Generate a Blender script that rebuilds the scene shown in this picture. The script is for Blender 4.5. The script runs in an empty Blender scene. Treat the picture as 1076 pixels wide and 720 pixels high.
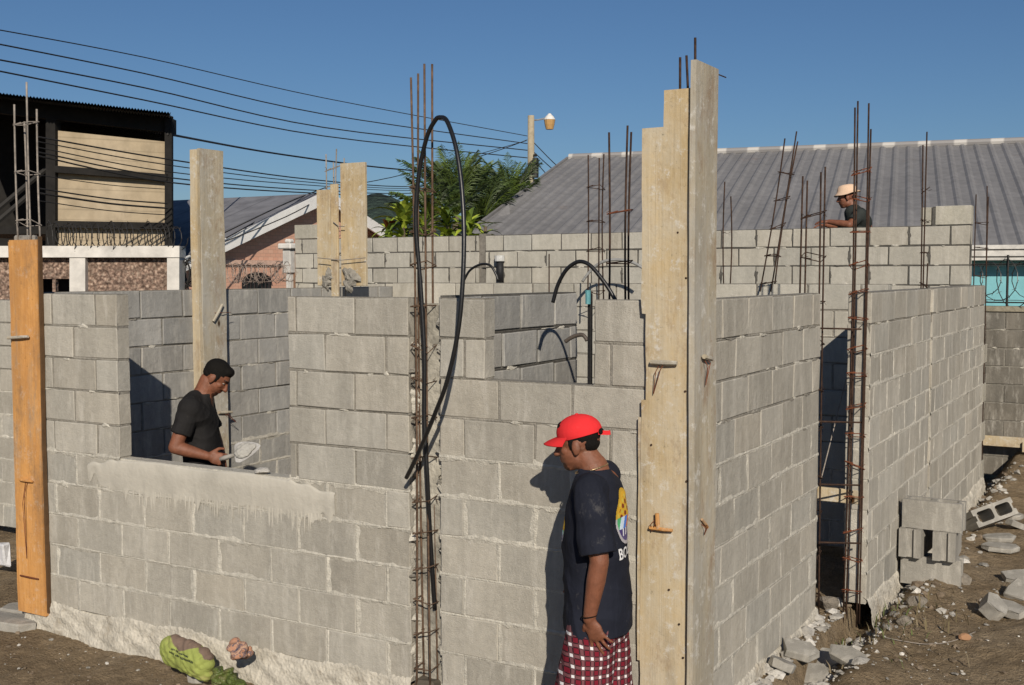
import bpy, bmesh, math, random
import numpy as np
from mathutils import Vector, Matrix
from mathutils.bvhtree import BVHTree

random.seed(7); RNG = np.random.default_rng(7)
S = bpy.context.scene
COL = S.collection

# ---------------------------------------------------------------- camera
FPX = 1197.6
CAM = np.array([1.87373, -4.75793, 2.11873])
YAW, PITCH, ROLL = 0.525345, 0.0599894, -0.00143469
FW = np.array([-math.sin(YAW)*math.cos(PITCH), math.cos(YAW)*math.cos(PITCH), -math.sin(PITCH)])
_r = np.array([math.cos(YAW), math.sin(YAW), 0.0]); _u = np.cross(_r, FW)
RT = math.cos(ROLL)*_r + math.sin(ROLL)*_u
UP = -math.sin(ROLL)*_r + math.cos(ROLL)*_u
cd = bpy.data.cameras.new('camera'); cam = bpy.data.objects.new('camera', cd); COL.objects.link(cam)
cd.sensor_width = 36; cd.lens = 36*FPX/1076; cd.clip_end = 3000; cd.clip_start = 0.05
M = Matrix.Identity(4)
for i in range(3):
    M[i][0] = RT[i]; M[i][1] = UP[i]; M[i][2] = -FW[i]; M[i][3] = CAM[i]
cam.matrix_world = M
S.camera = cam

# ---------------------------------------------------------------- sky, sun, exposure
SUN_AZ = math.radians(143.5)      # clockwise from +Y, where the sun stands
SUN_EL = math.radians(28)
w = bpy.data.worlds.new('World'); S.world = w; w.use_nodes = True
nt = w.node_tree; nt.nodes.clear()
sky = nt.nodes.new('ShaderNodeTexSky'); sky.sky_type = 'NISHITA'; sky.sun_disc = False
sky.sun_elevation = SUN_EL; sky.sun_rotation = SUN_AZ
sky.air_density = 1.0; sky.dust_density = 0.35; sky.ozone_density = 7.6
bg = nt.nodes.new('ShaderNodeBackground'); bg.inputs['Strength'].default_value = 0.058
wo = nt.nodes.new('ShaderNodeOutputWorld')
nt.links.new(sky.outputs[0], bg.inputs[0]); nt.links.new(bg.outputs[0], wo.inputs[0])
sd = bpy.data.lights.new('sun', 'SUN'); sd.energy = 4.6; sd.angle = math.radians(0.5); sd.color = (1.0, 0.91, 0.78)
so = bpy.data.objects.new('sun', sd); COL.objects.link(so)
SDIR = Vector((math.sin(SUN_AZ)*math.cos(SUN_EL), math.cos(SUN_AZ)*math.cos(SUN_EL), math.sin(SUN_EL)))
so.rotation_euler = SDIR.to_track_quat('Z', 'Y').to_euler(); so.location = (20, -25, 20)
S.view_settings.view_transform = 'Standard'; S.view_settings.look = 'None'
S.view_settings.exposure = 0.0; S.view_settings.gamma = 1.0; S.view_settings.use_curve_mapping = False

# ---------------------------------------------------------------- helpers
def at(px, py, d):
    """point at depth d seen at a photograph pixel (1076 x 720)"""
    return CAM + FW*d + RT*((px-538)/FPX*d) + UP*((360-py)/FPX*d)
def on(px, py, ax, v):
    r = FW*FPX + RT*(px-538) + UP*(360-py)
    return CAM + r*((v-CAM[ax])/r[ax])

class MB:
    def __init__(s): s.v = []; s.f = []; s.m = []; s.c = []
    def add(s, vs, fs, mi=0, col=(1,1,1)):
        o = len(s.v); s.v += [tuple(float(a) for a in p) for p in vs]
        for f in fs:
            s.f.append(tuple(o+i for i in f)); s.m.append(mi); s.c.append(col)
    def box(s, lo, hi, mi=0, col=(1,1,1), rot=None, piv=None):
        x0,y0,z0 = lo; x1,y1,z1 = hi
        vs = [(x0,y0,z0),(x1,y0,z0),(x1,y1,z0),(x0,y1,z0),(x0,y0,z1),(x1,y0,z1),(x1,y1,z1),(x0,y1,z1)]
        s.add(xf(vs, rot, piv), [(0,3,2,1),(4,5,6,7),(0,1,5,4),(1,2,6,5),(2,3,7,6),(3,0,4,7)], mi, col)
    def cbox(s, lo, hi, c=.004, mi=0, col=(1,1,1), T=None, jit=0):
        """box with chamfered edges; T maps its points"""
        lo = np.array(lo, float); hi = np.array(hi, float)
        vs = []; idx = {}
        for ix in (0,1):
            for iy in (0,1):
                for iz in (0,1):
                    cor = np.array([(lo,hi)[ix][0],(lo,hi)[iy][1],(lo,hi)[iz][2]])
                    if jit: cor = cor + np.array([random.uniform(-jit,jit) for _ in range(3)])
                    sg = np.array([1-2*ix,1-2*iy,1-2*iz])
                    for a in range(3):
                        d = sg*c; d[a] = 0
                        idx[(ix,iy,iz,a)] = len(vs); vs.append(cor+d)
        fs = []
        for a in range(3):
            b, e = (a+1)%3, (a+2)%3
            for q in (0,1):
                ring = []
                for (i,j) in ((0,0),(1,0),(1,1),(0,1)):
                    k = [0,0,0]; k[a]=q; k[b]=i; k[e]=j
                    ring.append(idx[(k[0],k[1],k[2],a)])
                fs.append(tuple(ring) if q else tuple(ring[::-1]))
        for a in range(3):          # edges along a
            b, e = (a+1)%3, (a+2)%3
            for i in (0,1):
                for j in (0,1):
                    k0=[0,0,0]; k1=[0,0,0]; k0[a]=0; k1[a]=1; k0[b]=k1[b]=i; k0[e]=k1[e]=j
                    q = (idx[(*k0,b)], idx[(*k1,b)], idx[(*k1,e)], idx[(*k0,e)])
                    fs.append(q if (i+j)%2==1 else q[::-1])
        for ix in (0,1):
            for iy in (0,1):
                for iz in (0,1):
                    t = (idx[(ix,iy,iz,0)],idx[(ix,iy,iz,1)],idx[(ix,iy,iz,2)])
                    fs.append(t if (ix+iy+iz)%2==1 else t[::-1])
        if T is not None: vs = [T(p) for p in vs]
        s.add(vs, fs, mi, col)
    def tube(s, pts, r, n=6, mi=0, col=(1,1,1), caps=True):
        pts = [np.array(p, float) for p in pts]; N = len(pts)
        rs = r if hasattr(r, '__len__') else [r]*N
        t0 = pts[1]-pts[0]; ref = np.array([0,0,1.]) if abs(t0[2]) < .9*np.linalg.norm(t0) else np.array([1.,0,0])
        vs = []
        for i in range(N):
            t = pts[min(i+1,N-1)]-pts[max(i-1,0)]; t = t/(np.linalg.norm(t)+1e-12)
            a = np.cross(t, ref); a /= np.linalg.norm(a)+1e-12; b = np.cross(t, a); ref = -np.cross(t, a) if False else np.cross(a, t)
            for k in range(n):
                th = 2*math.pi*k/n; vs.append(pts[i]+rs[i]*(math.cos(th)*a+math.sin(th)*b))
        fs = [(i*n+k, (i+1)*n+k, (i+1)*n+(k+1)%n, i*n+(k+1)%n) for i in range(N-1) for k in range(n)]
        if caps: fs += [tuple(range(n)), tuple((N-1)*n+k for k in reversed(range(n)))]
        s.add(vs, fs, mi, col)
    def build(s, name, mats, parent=None, smooth=False, base=None):
        me = bpy.data.meshes.new(name)
        off = np.array(base if base is not None else (parent['_w'] if parent is not None and '_w' in parent else (0,0,0)), float)
        V = np.array(s.v, float).reshape(-1,3)-off
        me.from_pydata(V.tolist(), [], s.f)
        if not isinstance(mats, (list, tuple)): mats = [mats]
        for m in mats: me.materials.append(m)
        me.polygons.foreach_set('material_index', s.m)
        a = me.attributes.new('Col', 'FLOAT_COLOR', 'FACE')
        a.data.foreach_set('color', np.array([(c[0],c[1],c[2],1) for c in s.c], 'f').ravel())
        if smooth: me.polygons.foreach_set('use_smooth', [True]*len(me.polygons))
        me.update()
        o = bpy.data.objects.new(name, me); COL.objects.link(o)
        if parent is not None: o.parent = parent; o['_w'] = [float(q) for q in off]
        else: o.location = off; o['_w'] = [float(q) for q in off]
        return o
def xf(vs, rot=None, piv=None):
    if rot is None: return vs
    R = np.array(rot); p = np.array(piv if piv is not None else (0,0,0), float)
    return [tuple(R@(np.array(v, float)-p)+p) for v in vs]
def rotm(axis, deg): return np.array(Matrix.Rotation(math.radians(deg), 3, axis))

def tag(o, label, cat, group=None, kind=None):
    if label: o['label'] = label
    if cat: o['category'] = cat
    if group: o['group'] = group
    if kind: o['kind'] = kind
    return o
def thing(name, label, cat, loc, group=None):
    o = bpy.data.objects.new(name, None); COL.objects.link(o); o.empty_display_size = .1
    o.location = [float(q) for q in loc]; o['_w'] = [float(q) for q in loc]
    return tag(o, label, cat, group)

# ---------------------------------------------------------------- materials
class N:
    """tiny node-graph writer"""
    def __init__(s, name):
        s.m = bpy.data.materials.new(name); s.m.use_nodes = True; s.t = s.m.node_tree
        s.bsdf = s.t.nodes['Principled BSDF']
        s.co = s.t.nodes.new('ShaderNodeTexCoord'); s.vec = s.co.outputs['Object']
    def n(s, typ, **kw):
        x = s.t.nodes.new(typ)
        for k, v in kw.items(): setattr(x, k, v)
        return x
    def link(s, a, b): s.t.links.new(a, b)
    def sc(s, v, vec=None, rnd=False):
        mp = s.n('ShaderNodeMapping'); mp.inputs['Scale'].default_value = v
        s.link(vec or s.vec, mp.inputs['Vector'])
        if rnd:
            oi = s.n('ShaderNodeObjectInfo'); mu = s.n('ShaderNodeMath', operation='MULTIPLY'); mu.inputs[1].default_value = 37.0
            s.link(oi.outputs['Random'], mu.inputs[0]); s.link(mu.outputs[0], mp.inputs['Location'])
        return mp.outputs[0]
    def noise(s, scale, vec=None, detail=4, rough=.55, dist=0):
        x = s.n('ShaderNodeTexNoise'); x.inputs['Scale'].default_value = scale; x.inputs['Detail'].default_value = detail
        x.inputs['Roughness'].default_value = rough; x.inputs['Distortion'].default_value = dist
        s.link(vec or s.vec, x.inputs['Vector']); return x.outputs['Fac']
    def voro(s, scale, vec=None, feature='F1', out='Distance'):
        x = s.n('ShaderNodeTexVoronoi', feature=feature); x.inputs['Scale'].default_value = scale
        s.link(vec or s.vec, x.inputs['Vector']); return x.outputs[out]
    def ramp(s, fac, stops):
        x = s.n('ShaderNodeValToRGB'); e = x.color_ramp.elements
        while len(e) < len(stops): e.new(.5)
        for i, (p, c) in enumerate(stops):
            e[i].position = p; e[i].color = (*c, 1) if hasattr(c, '__len__') else (c, c, c, 1)
        s.link(fac, x.inputs[0]); return x.outputs[0]
    def mix(s, a, b, fac=1.0, mode='MIX'):
        x = s.n('ShaderNodeMix', data_type='RGBA', blend_type=mode)
        for sock, v in ((x.inputs[0], fac), (x.inputs[6], a), (x.inputs[7], b)):
            if hasattr(v, 'is_linked'): s.link(v, sock)
            elif hasattr(v, '__len__'): sock.default_value = (*v, 1)
            else: sock.default_value = v
        return x.outputs[2]
    def math(s, op, a, b=None):
        x = s.n('ShaderNodeMath', operation=op)
        for sock, v in ((x.inputs[0], a), (x.inputs[1], b)):
            if v is None: continue
            if hasattr(v, 'is_linked'): s.link(v, sock)
            else: sock.default_value = v
        return x.outputs[0]
    def attr(s, name='Col'):
        x = s.n('ShaderNodeAttribute', attribute_name=name); return x.outputs['Color']
    def xyz(s, vec=None):
        x = s.n('ShaderNodeSeparateXYZ'); s.link(vec or s.vec, x.inputs[0]); return x.outputs
    def out(s, col, rough=.8, bump=None, bd=.01, bs=1.0, metal=0, spec=.3):
        b = s.bsdf
        if hasattr(col, 'is_linked'): s.link(col, b.inputs['Base Color'])
        else: b.inputs['Base Color'].default_value = (*col, 1)
        if hasattr(rough, 'is_linked'): s.link(rough, b.inputs['Roughness'])
        else: b.inputs['Roughness'].default_value = rough
        b.inputs['Metallic'].default_value = metal
        b.inputs['Specular IOR Level'].default_value = spec
        if bump is not None:
            x = s.n('ShaderNodeBump'); x.inputs['Distance'].default_value = bd; x.inputs['Strength'].default_value = bs
            s.link(bump, x.inputs['Height']); s.link(x.outputs[0], b.inputs['Normal'])
        return s.m

def mat_block(name, tint=(.425,.398,.342), dark=.86, streak=.16):
    g = N(name)
    v = g.attr()
    big = g.ramp(g.noise(1.3, detail=4, rough=.6), [(.3, dark), (.7, 1.03)])
    st = g.ramp(g.noise(1.0, g.sc((7,7,.8)), detail=4, rough=.65), [(.3, 1-streak), (.62, 1.04)])
    mid = g.ramp(g.noise(17, detail=6, rough=.7), [(.28,.86),(.7,1.05)])
    fine = g.ramp(g.noise(260, detail=2), [(.3,.86),(.65,1.04)])
    pit = g.ramp(g.voro(120), [(.05,.72),(.16,1.0)])
    c = g.mix(tint, v, 1, 'MULTIPLY')
    for q in (big, st, mid, fine, pit): c = g.mix(c, q, 1, 'MULTIPLY')
    # pale cement dust and drips, a few damp stains
    dm = g.ramp(g.noise(4.2, g.sc((3,3,.7)), detail=7, rough=.72), [(.52,0),(.72,.55)])
    c = g.mix(c, (.56,.53,.47), dm)
    c = g.mix(c, (.24,.215,.175), g.ramp(g.noise(2.3, g.sc((1.6,1.6,1)), detail=7, rough=.75), [(.62,0),(.76,.55)]))
    h = g.math('ADD', g.math('MULTIPLY', g.noise(220, detail=3), .6), g.math('MULTIPLY', g.noise(30, detail=5), .9))
    return g.out(c, .93, h, .006, .8, spec=.12)
def mat_mortar(name, tint):
    g = N(name); v = g.attr()
    c = g.mix(tint, v, 1, 'MULTIPLY')
    c = g.mix(c, g.ramp(g.noise(30, detail=5), [(.3,.72),(.7,1.1)]), 1, 'MULTIPLY')
    c = g.mix(c, g.ramp(g.noise(3, detail=3), [(.3,.8),(.7,1.05)]), 1, 'MULTIPLY')
    return g.out(c, .95, g.noise(120, detail=4), .008, .9, spec=.1)
def mat_simple(name, tint, rough=.8, var=.25, scale=12, bump=.003, bscale=80, metal=0, spec=.3, attr=False, rnd=True):
    g = N(name)
    vec = g.sc((1,1,1), rnd=rnd)
    c = g.mix(tint, g.ramp(g.noise(scale, vec, detail=5, rough=.6), [(.3,1-var),(.7,1+var*.4)]), 1, 'MULTIPLY')
    c = g.mix(c, g.ramp(g.noise(scale*.17, vec, detail=2), [(.3,1-var*.7),(.7,1+var*.2)]), 1, 'MULTIPLY')
    if attr: c = g.mix(c, g.attr(), 1, 'MULTIPLY')
    return g.out(c, rough, g.noise(bscale, vec, detail=3) if bump else None, bump, 1, metal, spec)
def mat_wood(name, a, b, stain=(.42,.37,.30), st=.6, spots=True, wh=.7):
    g = N(name)
    vec = g.sc((1,1,1), rnd=True)
    gr = g.noise(1.0, g.sc((45,45,1.1), vec), detail=6, rough=.65, dist=1.2)
    c = g.ramp(gr, [(.25, a), (.75, b)])
    c = g.mix(c, g.ramp(g.noise(1.0, g.sc((7,7,1.2), vec), detail=4), [(.3,.78),(.7,1.1)]), 1, 'MULTIPLY')
    c = g.mix(c, stain, g.ramp(g.noise(2.2, g.sc((1.6,1.6,.8), vec), detail=8, rough=.75), [(.42,0),(.62,st)]))
    c = g.mix(c, (.24,.15,.085), g.ramp(g.noise(2.6, g.sc((2.2,2.2,1), vec), detail=8, rough=.78), [(.52,0),(.66,.62)]))
    c = g.mix(c, (.30,.275,.225), g.ramp(g.noise(1.5, g.sc((3,3,.6), vec), detail=7, rough=.7), [(.54,0),(.66,.5)]))
    c = g.mix(c, (.58,.56,.51), g.ramp(g.noise(13, vec, detail=7, rough=.8), [(.55,0),(.64,wh)]))
    c = g.mix(c, g.ramp(g.noise(26, vec, detail=6, rough=.8), [(.27,.45),(.40,1)]), 1, 'MULTIPLY')
    if spots:
        kn = g.ramp(g.voro(3.6, g.sc((1,1,.5), vec)), [(.03,(.12,.065,.03)),(.07,(1,1,1))])
        c = g.mix(c, kn, 1, 'MULTIPLY')
    return g.out(c, .85, g.math('ADD', gr, g.noise(26, vec, detail=5)), .004, .7, spec=.15)

m_block = mat_block('block_grey')
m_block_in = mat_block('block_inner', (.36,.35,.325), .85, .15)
m_block_back = mat_block('block_pale', (.45,.425,.365), .88, .12)
m_block_old = mat_block('block_weathered', (.25,.23,.195), .6, .35)
m_mort_l = mat_mortar('mortar_pale', (.545,.515,.445))
m_mort_d = mat_mortar('mortar_wet', (.285,.265,.228))
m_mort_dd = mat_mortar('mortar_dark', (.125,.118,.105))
m_plaster = mat_simple('plaster', (.505,.475,.41), .95, .16, 5, .003, 40, spec=.1)
q = N('rough_concrete'); c = q.mix((.49,.455,.385), q.ramp(q.noise(9, detail=6, rough=.7), [(.3,.68),(.6,1.08)]), 1, 'MULTIPLY'); c = q.mix(c, q.ramp(q.voro(38), [(.05,.7),(.2,1.0)]), 1, 'MULTIPLY'); c = q.mix(c, (.22,.175,.12), q.ramp(q.noise(3.1, detail=6, rough=.7), [(.56,0),(.7,.75)]))
m_footing = q.out(c, .95, q.math('ADD', q.voro(48), q.noise(60, detail=5)), .007, .7, spec=.1)
m_rebar = mat_simple('rusty_steel', (.075,.042,.028), .75, .6, 30, .001, 200, .35)
m_rebar_red = mat_simple('red_rust', (.20,.065,.03), .8, .4, 30, .001, 200, .1)
m_rebar_lit = mat_simple('sunlit_steel', (.33,.29,.25), .8, .4, 30, .001, 200, .1)  # paler copy of the bar steel, sunlight put into its colour
m_rebar_dust = mat_simple('dusty_rust', (.15,.095,.062), .85, .5, 30, .001, 200, .1)
m_wire = mat_simple('wire_dark', (.03,.028,.026), .6, .3, 20, 0)
m_wire_pale = mat_simple('wire_galvanised', (.10,.095,.09), .5, .3, 20, 0, metal=.4)
m_hose = mat_simple('black_plastic', (.012,.012,.013), .38, .3, 20, .0006, 60, 0, .5)
m_wood_o = mat_wood('orange_lumber', (.52,.235,.065), (.68,.37,.135), (.40,.20,.075), .75, True, .22)
m_wood_p = mat_wood('pale_lumber', (.43,.325,.18), (.55,.435,.265), (.49,.435,.335), .8)
m_wood_g = mat_wood('grey_lumber', (.35,.30,.215), (.47,.415,.315), (.39,.37,.325), .9)
m_skin = None

def hexmat(name, tint, rough=.8, **k): return mat_simple(name, tint, rough, **k)

# ---------------------------------------------------------------- ground
def fbm(x, y, sc, seed=0):
    v = 0; a = 1; t = 0
    for o in range(4):
        f = sc*(2**o)
        v = v + a*(np.sin(x*f*1.3+seed*1.7+o*2.1+1.5*np.sin(y*f*.9+o+seed)) * np.cos(y*f*1.1-seed*.9+o*1.3+1.2*np.sin(x*f*.7+o*2+seed)))
        t += a; a *= .55
    return v/t
def sst(a, b, x): t = np.clip((x-a)/(b-a), 0, 1); return t*t*(3-2*t)
def gz(x, y):
    x = np.asarray(x, float); y = np.asarray(y, float)
    front = -.19 + .035*fbm(x, y, 1.1, 3) + .012*fbm(x, y, 4.5, 5)
    right = -.08 + .05*fbm(x, y, 1.3, 8) + .022*fbm(x, y, 5, 2) + .35*sst(7, 12, y)
    right = right + .16*np.exp(-(((x-1.55)/.55)**2+((y-2.6)/.55)**2)) + .14*np.exp(-(((x-.32)/.25)**2))*sst(.3,1.2,y)*.5
    right = right + .30*np.exp(-(((x-1.2)/.8)**2+((y-9.2)/1.3)**2))
    k = sst(-.3, .8, y)*sst(0, .35, x)
    k2 = sst(-.2, 1.5, y)*sst(.15, .5, x)
    z = front*(1-k2)+right*k2
    inside = (x > -4.45) & (x < .12) & (y > .07) & (y < 7.4)
    z = np.where(inside, -.04, z)
    far = sst(12, 25, np.hypot(x, y-3))
    return z*(1-far)
def axis(lo, hi, step, far):
    core = np.arange(lo, hi, step); out = []; d = step
    a = lo; left = []
    while a > -far: d *= 1.35; a -= d; left.append(a)
    d = step; b = core[-1]; right = []
    while b < far: d *= 1.35; b += d; right.append(b)
    return np.array(left[::-1]+list(core)+right)
ax_ = axis(-5.6, 3.4, .035, 900); ay_ = axis(-2.2, 11, .045, 900)
GX, GY = np.meshgrid(ax_, ay_, indexing='ij')
GZ = gz(GX, GY) + np.where((np.abs(GX) < 6) & (np.abs(GY) < 12), RNG.normal(0, .0035, GX.shape), 0)
g = MB(); nx, ny = GX.shape
g.v = np.stack([GX, GY, GZ], -1).reshape(-1, 3).tolist()
I = np.arange(nx*ny).reshape(nx, ny)
g.f = np.stack([I[:-1,:-1], I[1:,:-1], I[1:,1:], I[:-1,1:]], -1).reshape(-1, 4).tolist()
g.m = [0]*len(g.f); g.c = [(1,1,1)]*len(g.f)
q = N('bare_earth')
c = q.ramp(q.noise(1.3, detail=6, rough=.65), [(.3,(.195,.142,.086)),(.5,(.265,.200,.126)),(.7,(.335,.265,.18))])
c = q.mix(c, q.ramp(q.noise(9, detail=6, rough=.7), [(.3,.6),(.65,1.1)]), 1, 'MULTIPLY')
c = q.mix(c, (.34,.31,.27), q.ramp(q.noise(22, detail=5, rough=.75), [(.6,0),(.74,.6)]))
c = q.mix(c, (.05,.065,.025), q.ramp(q.noise(2.7, detail=7, rough=.8), [(.63,0),(.72,.55)]))
c = q.mix(c, q.ramp(q.voro(55), [(.0,.7),(.5,1.05)]), 1, 'MULTIPLY')
hh = q.math('ADD', q.noise(14, detail=8, rough=.7), q.math('MULTIPLY', q.noise(70, detail=4), .4))
m_dirt = q.out(c, .95, hh, .05, .9, spec=.1)
ground = g.build('ground', m_dirt, smooth=True); tag(ground, 'bare brown trampled earth around the block building', None, kind='structure')

# ---------------------------------------------------------------- block walls
def subtract(iv, holes):
    for h0, h1 in holes:
        nw = []
        for a, b in iv:
            if h1 <= a or h0 >= b: nw.append((a, b)); continue
            if h0 > a: nw.append((a, h0))
            if h1 < b: nw.append((h1, b))
        iv = nw
    return iv
def block_wall(mb, O, u, nrm, length, n=10, thick=.15, holes=(), z0=0., phase=0., flush=0, extra=(), joint=.006,
               rec=.007, var=.1, h=.2, L=.4, skip=(), bead=1.0, jamb=True, smr=1.0):
    """courses of hollow block. mats: 0 block, 1 pale mortar, 2 wet mortar. u along, nrm out of the seen face"""
    O = np.array(O, float); u = np.array(u, float); nrm = np.array(nrm, float); Z = np.array([0,0,1.])
    def T(p): return O + u*p[0] + nrm*p[1] + Z*(p[2]+z0)
    course = {}
    flip = np.dot(np.cross(u, nrm), Z) < 0
    for i in range(n):
        za, zb = i*h, (i+1)*h; zm = (za+zb)/2
        iv = subtract([(0, length)], [(a, b) for a, b, c0, c1 in holes if c0-1e-4 < zm < c1+1e-4])
        for a, b, c0 in extra:
            pass
        course[i] = iv
        off = phase + (i % 2)*L/2
        for a, b in iv:
            js = [a]+[j for j in np.arange(off-math.ceil((off-a)/L+2)*L, b+L, L) if a+.05 < j < b-.05]+[b]
            for j0, j1 in zip(js[:-1], js[1:]):
                val = 1+random.gauss(0, var*.7); tn = random.gauss(0, .008)
                col = (val*(1+tn), val, val*(1-tn*1.3))
                dy = random.uniform(-.0032, .0032); jw = joint*random.uniform(.7,1.3)
                e0 = 0 if (j0 == a and not jamb) else jw
                mb.cbox((j0+jw, -thick+.001, za+joint*.9), (j1-jw, dy, zb-joint*.9), .0042, 0, col, T, .0034)
                if flip:
                    pass
            # mortar core of this course
            mb.box((a+.008, -thick+rec, za), (b-.008, -rec, zb), 2 if i >= flush else 1, (1,1,1))
            k = len(mb.v)-8
            for q_ in range(k, k+8): mb.v[q_] = tuple(T(mb.v[q_]))
            # vertical beads
            for j in js[1:-1]:
                ribbon(mb, T, [(j, za+.004), (j, zb-.004)], i < flush, bead, rec, vertical=True)
    for i in range(1, n):
        A = course[i-1]; B = course[i]
        for a0, b0 in A:
            for a1, b1 in B:
                a, b = max(a0, a1), min(b0, b1)
                if b-a > .05: ribbon(mb, T, [(a, i*h), (b, i*h)], i < flush+.5, bead, rec)
    for i in range(1, n):
        for a, b in course[i]:
            for _ in range(int((b-a)*(4.5 if i < flush else 2.2)*smr)):
                u_ = random.uniform(a+.06, b-.06)
                if any(a2+.05 < u_ < b2-.05 for a2, b2 in course[i-1]):
                    smear(mb, T, u_, i*h+random.uniform(-.010,.008), random.uniform(.015,.075), random.uniform(.005,.016), random.uniform(.0018,.0035), 1, 12)
    return T
def ribbon(mb, T, seg, flush, k, rec, vertical=False):
    (x0, z0), (x1, z1) = seg; Ln = math.hypot(x1-x0, z1-z0); n = max(2, int(Ln/.035))
    hw = 0.0; rows = []
    ph = random.uniform(0, 99)
    for i in range(n+1):
        t = i/n; s_ = t*Ln+ph
        if flush:
            wv = .0155*k*(1.2 if vertical else 1)*(.75+.5*abs(math.sin(ph+s_*1.3)))*(1+.30*math.sin(s_*23)+.25*math.sin(s_*61+1)+random.uniform(-.22,.22))
            pr = .0004+.0016*abs(math.sin(s_*17+ph))+random.uniform(0,.0015); ed = -.0025
        else:
            wv = .0075*k*(1+.35*math.sin(s_*19)+.3*math.sin(s_*47+2)+random.uniform(-.3,.3))
            pr = -rec*.75+.004*max(0, math.sin(s_*7+ph)+.1*random.random()-.55); ed = -rec
        o = random.uniform(-.0012,.0012)
        cx, cz = x0+(x1-x0)*t, z0+(z1-z0)*t
        if vertical: rows.append([(cx-wv+o, ed, cz), (cx+o, pr, cz), (cx+wv+o, ed, cz)])
        else: rows.append([(cx, ed, cz-wv+o), (cx, pr, cz+o), (cx, ed, cz+wv+o)])
    vs = [T(p) for r in rows for p in r]; fs = []
    for i in range(n):
        for j in (0,1): fs.append((i*3+j, (i+1)*3+j, (i+1)*3+j+1, i*3+j+1))
    v = random.uniform(.9,1.1)
    mb.add(vs, fs, 1 if flush else 2, (v,v,v))
def smear(mb, T, cx, cz, wx, wz, pr=.006, mi=1, n=14):
    """lump of squeezed-out mortar on a wall face"""
    ph = random.uniform(0, 9); vs = [T((cx, pr, cz))]; 
    for ring, (k, p) in enumerate(((.6, pr*.9), (1.0, -.004))):
        for i in range(n):
            th = 2*math.pi*i/n; r = k*(1+.25*math.sin(3*th+ph)+.18*math.sin(5*th+2*ph)+random.uniform(-.1,.1))
            vs.append(T((cx+wx*r*math.cos(th), p*(1 if ring else random.uniform(.7,1.2)), cz+wz*r*math.sin(th))))
    fs = [(0, 1+i, 1+(i+1)%n) for i in range(n)]+[(1+i, 1+n+i, 1+n+(i+1)%n, 1+(i+1)%n) for i in range(n)]
    mb.add(vs, fs, mi, (1,1,1))
WM = [m_block, m_mort_l, m_mort_d]
X1, Y1, Zv = (1,0,0), (0,1,0), (0,0,1)
def footing(parent, x0, x1, y, axis='x', out=-1, seed=1, z1=.012, z0=-.32, depth=.035, name='footing'):
    """rough poured strip under a wall; out: which way it bulges"""
    n = int(abs(x1-x0)/.014); rows = 20; mb = MB(); vs = []
    for i in range(n+1):
        t = x0+(x1-x0)*i/n
        top = z1+.014+.014*math.sin(t*4.1+seed)+.012*math.sin(t*11+seed*2)+random.uniform(-.006,.006)
        for j in range(rows+1):
            s_ = j/rows; z = top+(z0-top)*s_+(random.uniform(-.006,.006) if j else 0)
            d = depth*(s_**.8)+(.007*math.sin(t*9+s_*3+seed)+.005*math.sin(t*23-s_*19+seed))*min(1, s_*4)+random.gauss(0,.0028)*min(1, s_*6)
            d = max(d, .004) if j > 1 else (-.02 if j == 0 else .006)
            vs.append((t, y+out*d, z) if axis == 'x' else (y+out*d, t, z))
    fs = [(i*(rows+1)+j, (i+1)*(rows+1)+j, (i+1)*(rows+1)+j+1, i*(rows+1)+j+1) for i in range(n) for j in range(rows)]
    mb.add(vs, fs); return mb.build(name, m_footing, parent, smooth=True)

# front wall with the wide opening
fx0 = -4.56
t_fw = thing('block_wall', 'front wall of grey concrete block with a wide open window gap over a plastered sill', 'wall', (-3.0,0,0))
mb = MB()
T = block_wall(mb, (fx0,0,0), X1, (0,-1,0), -1.49-fx0, 10, holes=[(-3.645-fx0,-2.30-fx0,1.0,2.0)], phase=-4.0414-fx0, flush=5, thick=.10)
for q_ in range(len(mb.v)):
    vx, vy, vz = mb.v[q_]
    if -3.655 < vx < -2.29 and .96 < vz < 1.0: mb.v[q_] = (vx, vy, vz-.024)
for k in range(26):
    i = random.randint(1, 9); x = random.uniform(.3, 3.0)
    if i < 5 or not .86 < x < 2.30: smear(mb, T, x, i*.2+random.uniform(-.012,.004), random.uniform(.01,.035), random.uniform(.006,.012), .005, 1)
mb.v = mb.v
W_front = mb.build('blockwork', WM, t_fw)
footing(t_fw, fx0, -1.49, 0, seed=2)
# plastered sill: cap over the top course and a ragged skirt down the face with drips
mb = MB(); n = 150; vs = []
xa, xb = -3.93, -1.98
for i in range(n+1):
    x = xa+(xb-xa)*i/n; e = min(1, (x-xa)/.16, (xb-x)/.22)
    drip = max(0, math.sin(x*31)+math.sin(x*73+1)*.8+math.sin(x*117)*.6-.6)*.034*(1 if x > -3.6 else .2)
    low = .806+.012*math.sin(x*4.2)+.010*math.sin(x*19)-drip-(x+3)*.012+ (1-e)*.05*(1+math.sin(x*63))
    top = .997+.006*math.sin(x*9) if -3.645 < x < -2.30 else .995-.05*min(1, max(-3.645-x, x+2.30)/.3)+.008*math.sin(x*40)
    for (yy, z) in ((-.002, low), (-.0032-.001*math.sin(x*27), low+.012), (-.0075+.002*math.sin(x*11), low+(top-low)*.55), (-.009, top-.014), (-.002, top)):
        vs.append((x, yy if yy < -.005 or z < .99 else yy, z))
    ins = -3.645 < x < -2.30
    vs.append((x, .102 if ins else .0, top-(.016 if ins else 0)))
    vs.append((x, .106 if ins else .001, .96 if ins else top-.01))
k = 7
fs = [(i*k+j, (i+1)*k+j, (i+1)*k+j+1, i*k+j+1) for i in range(n) for j in range(k-1)]
mb.add(vs, fs)
x = xa+.05
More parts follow.
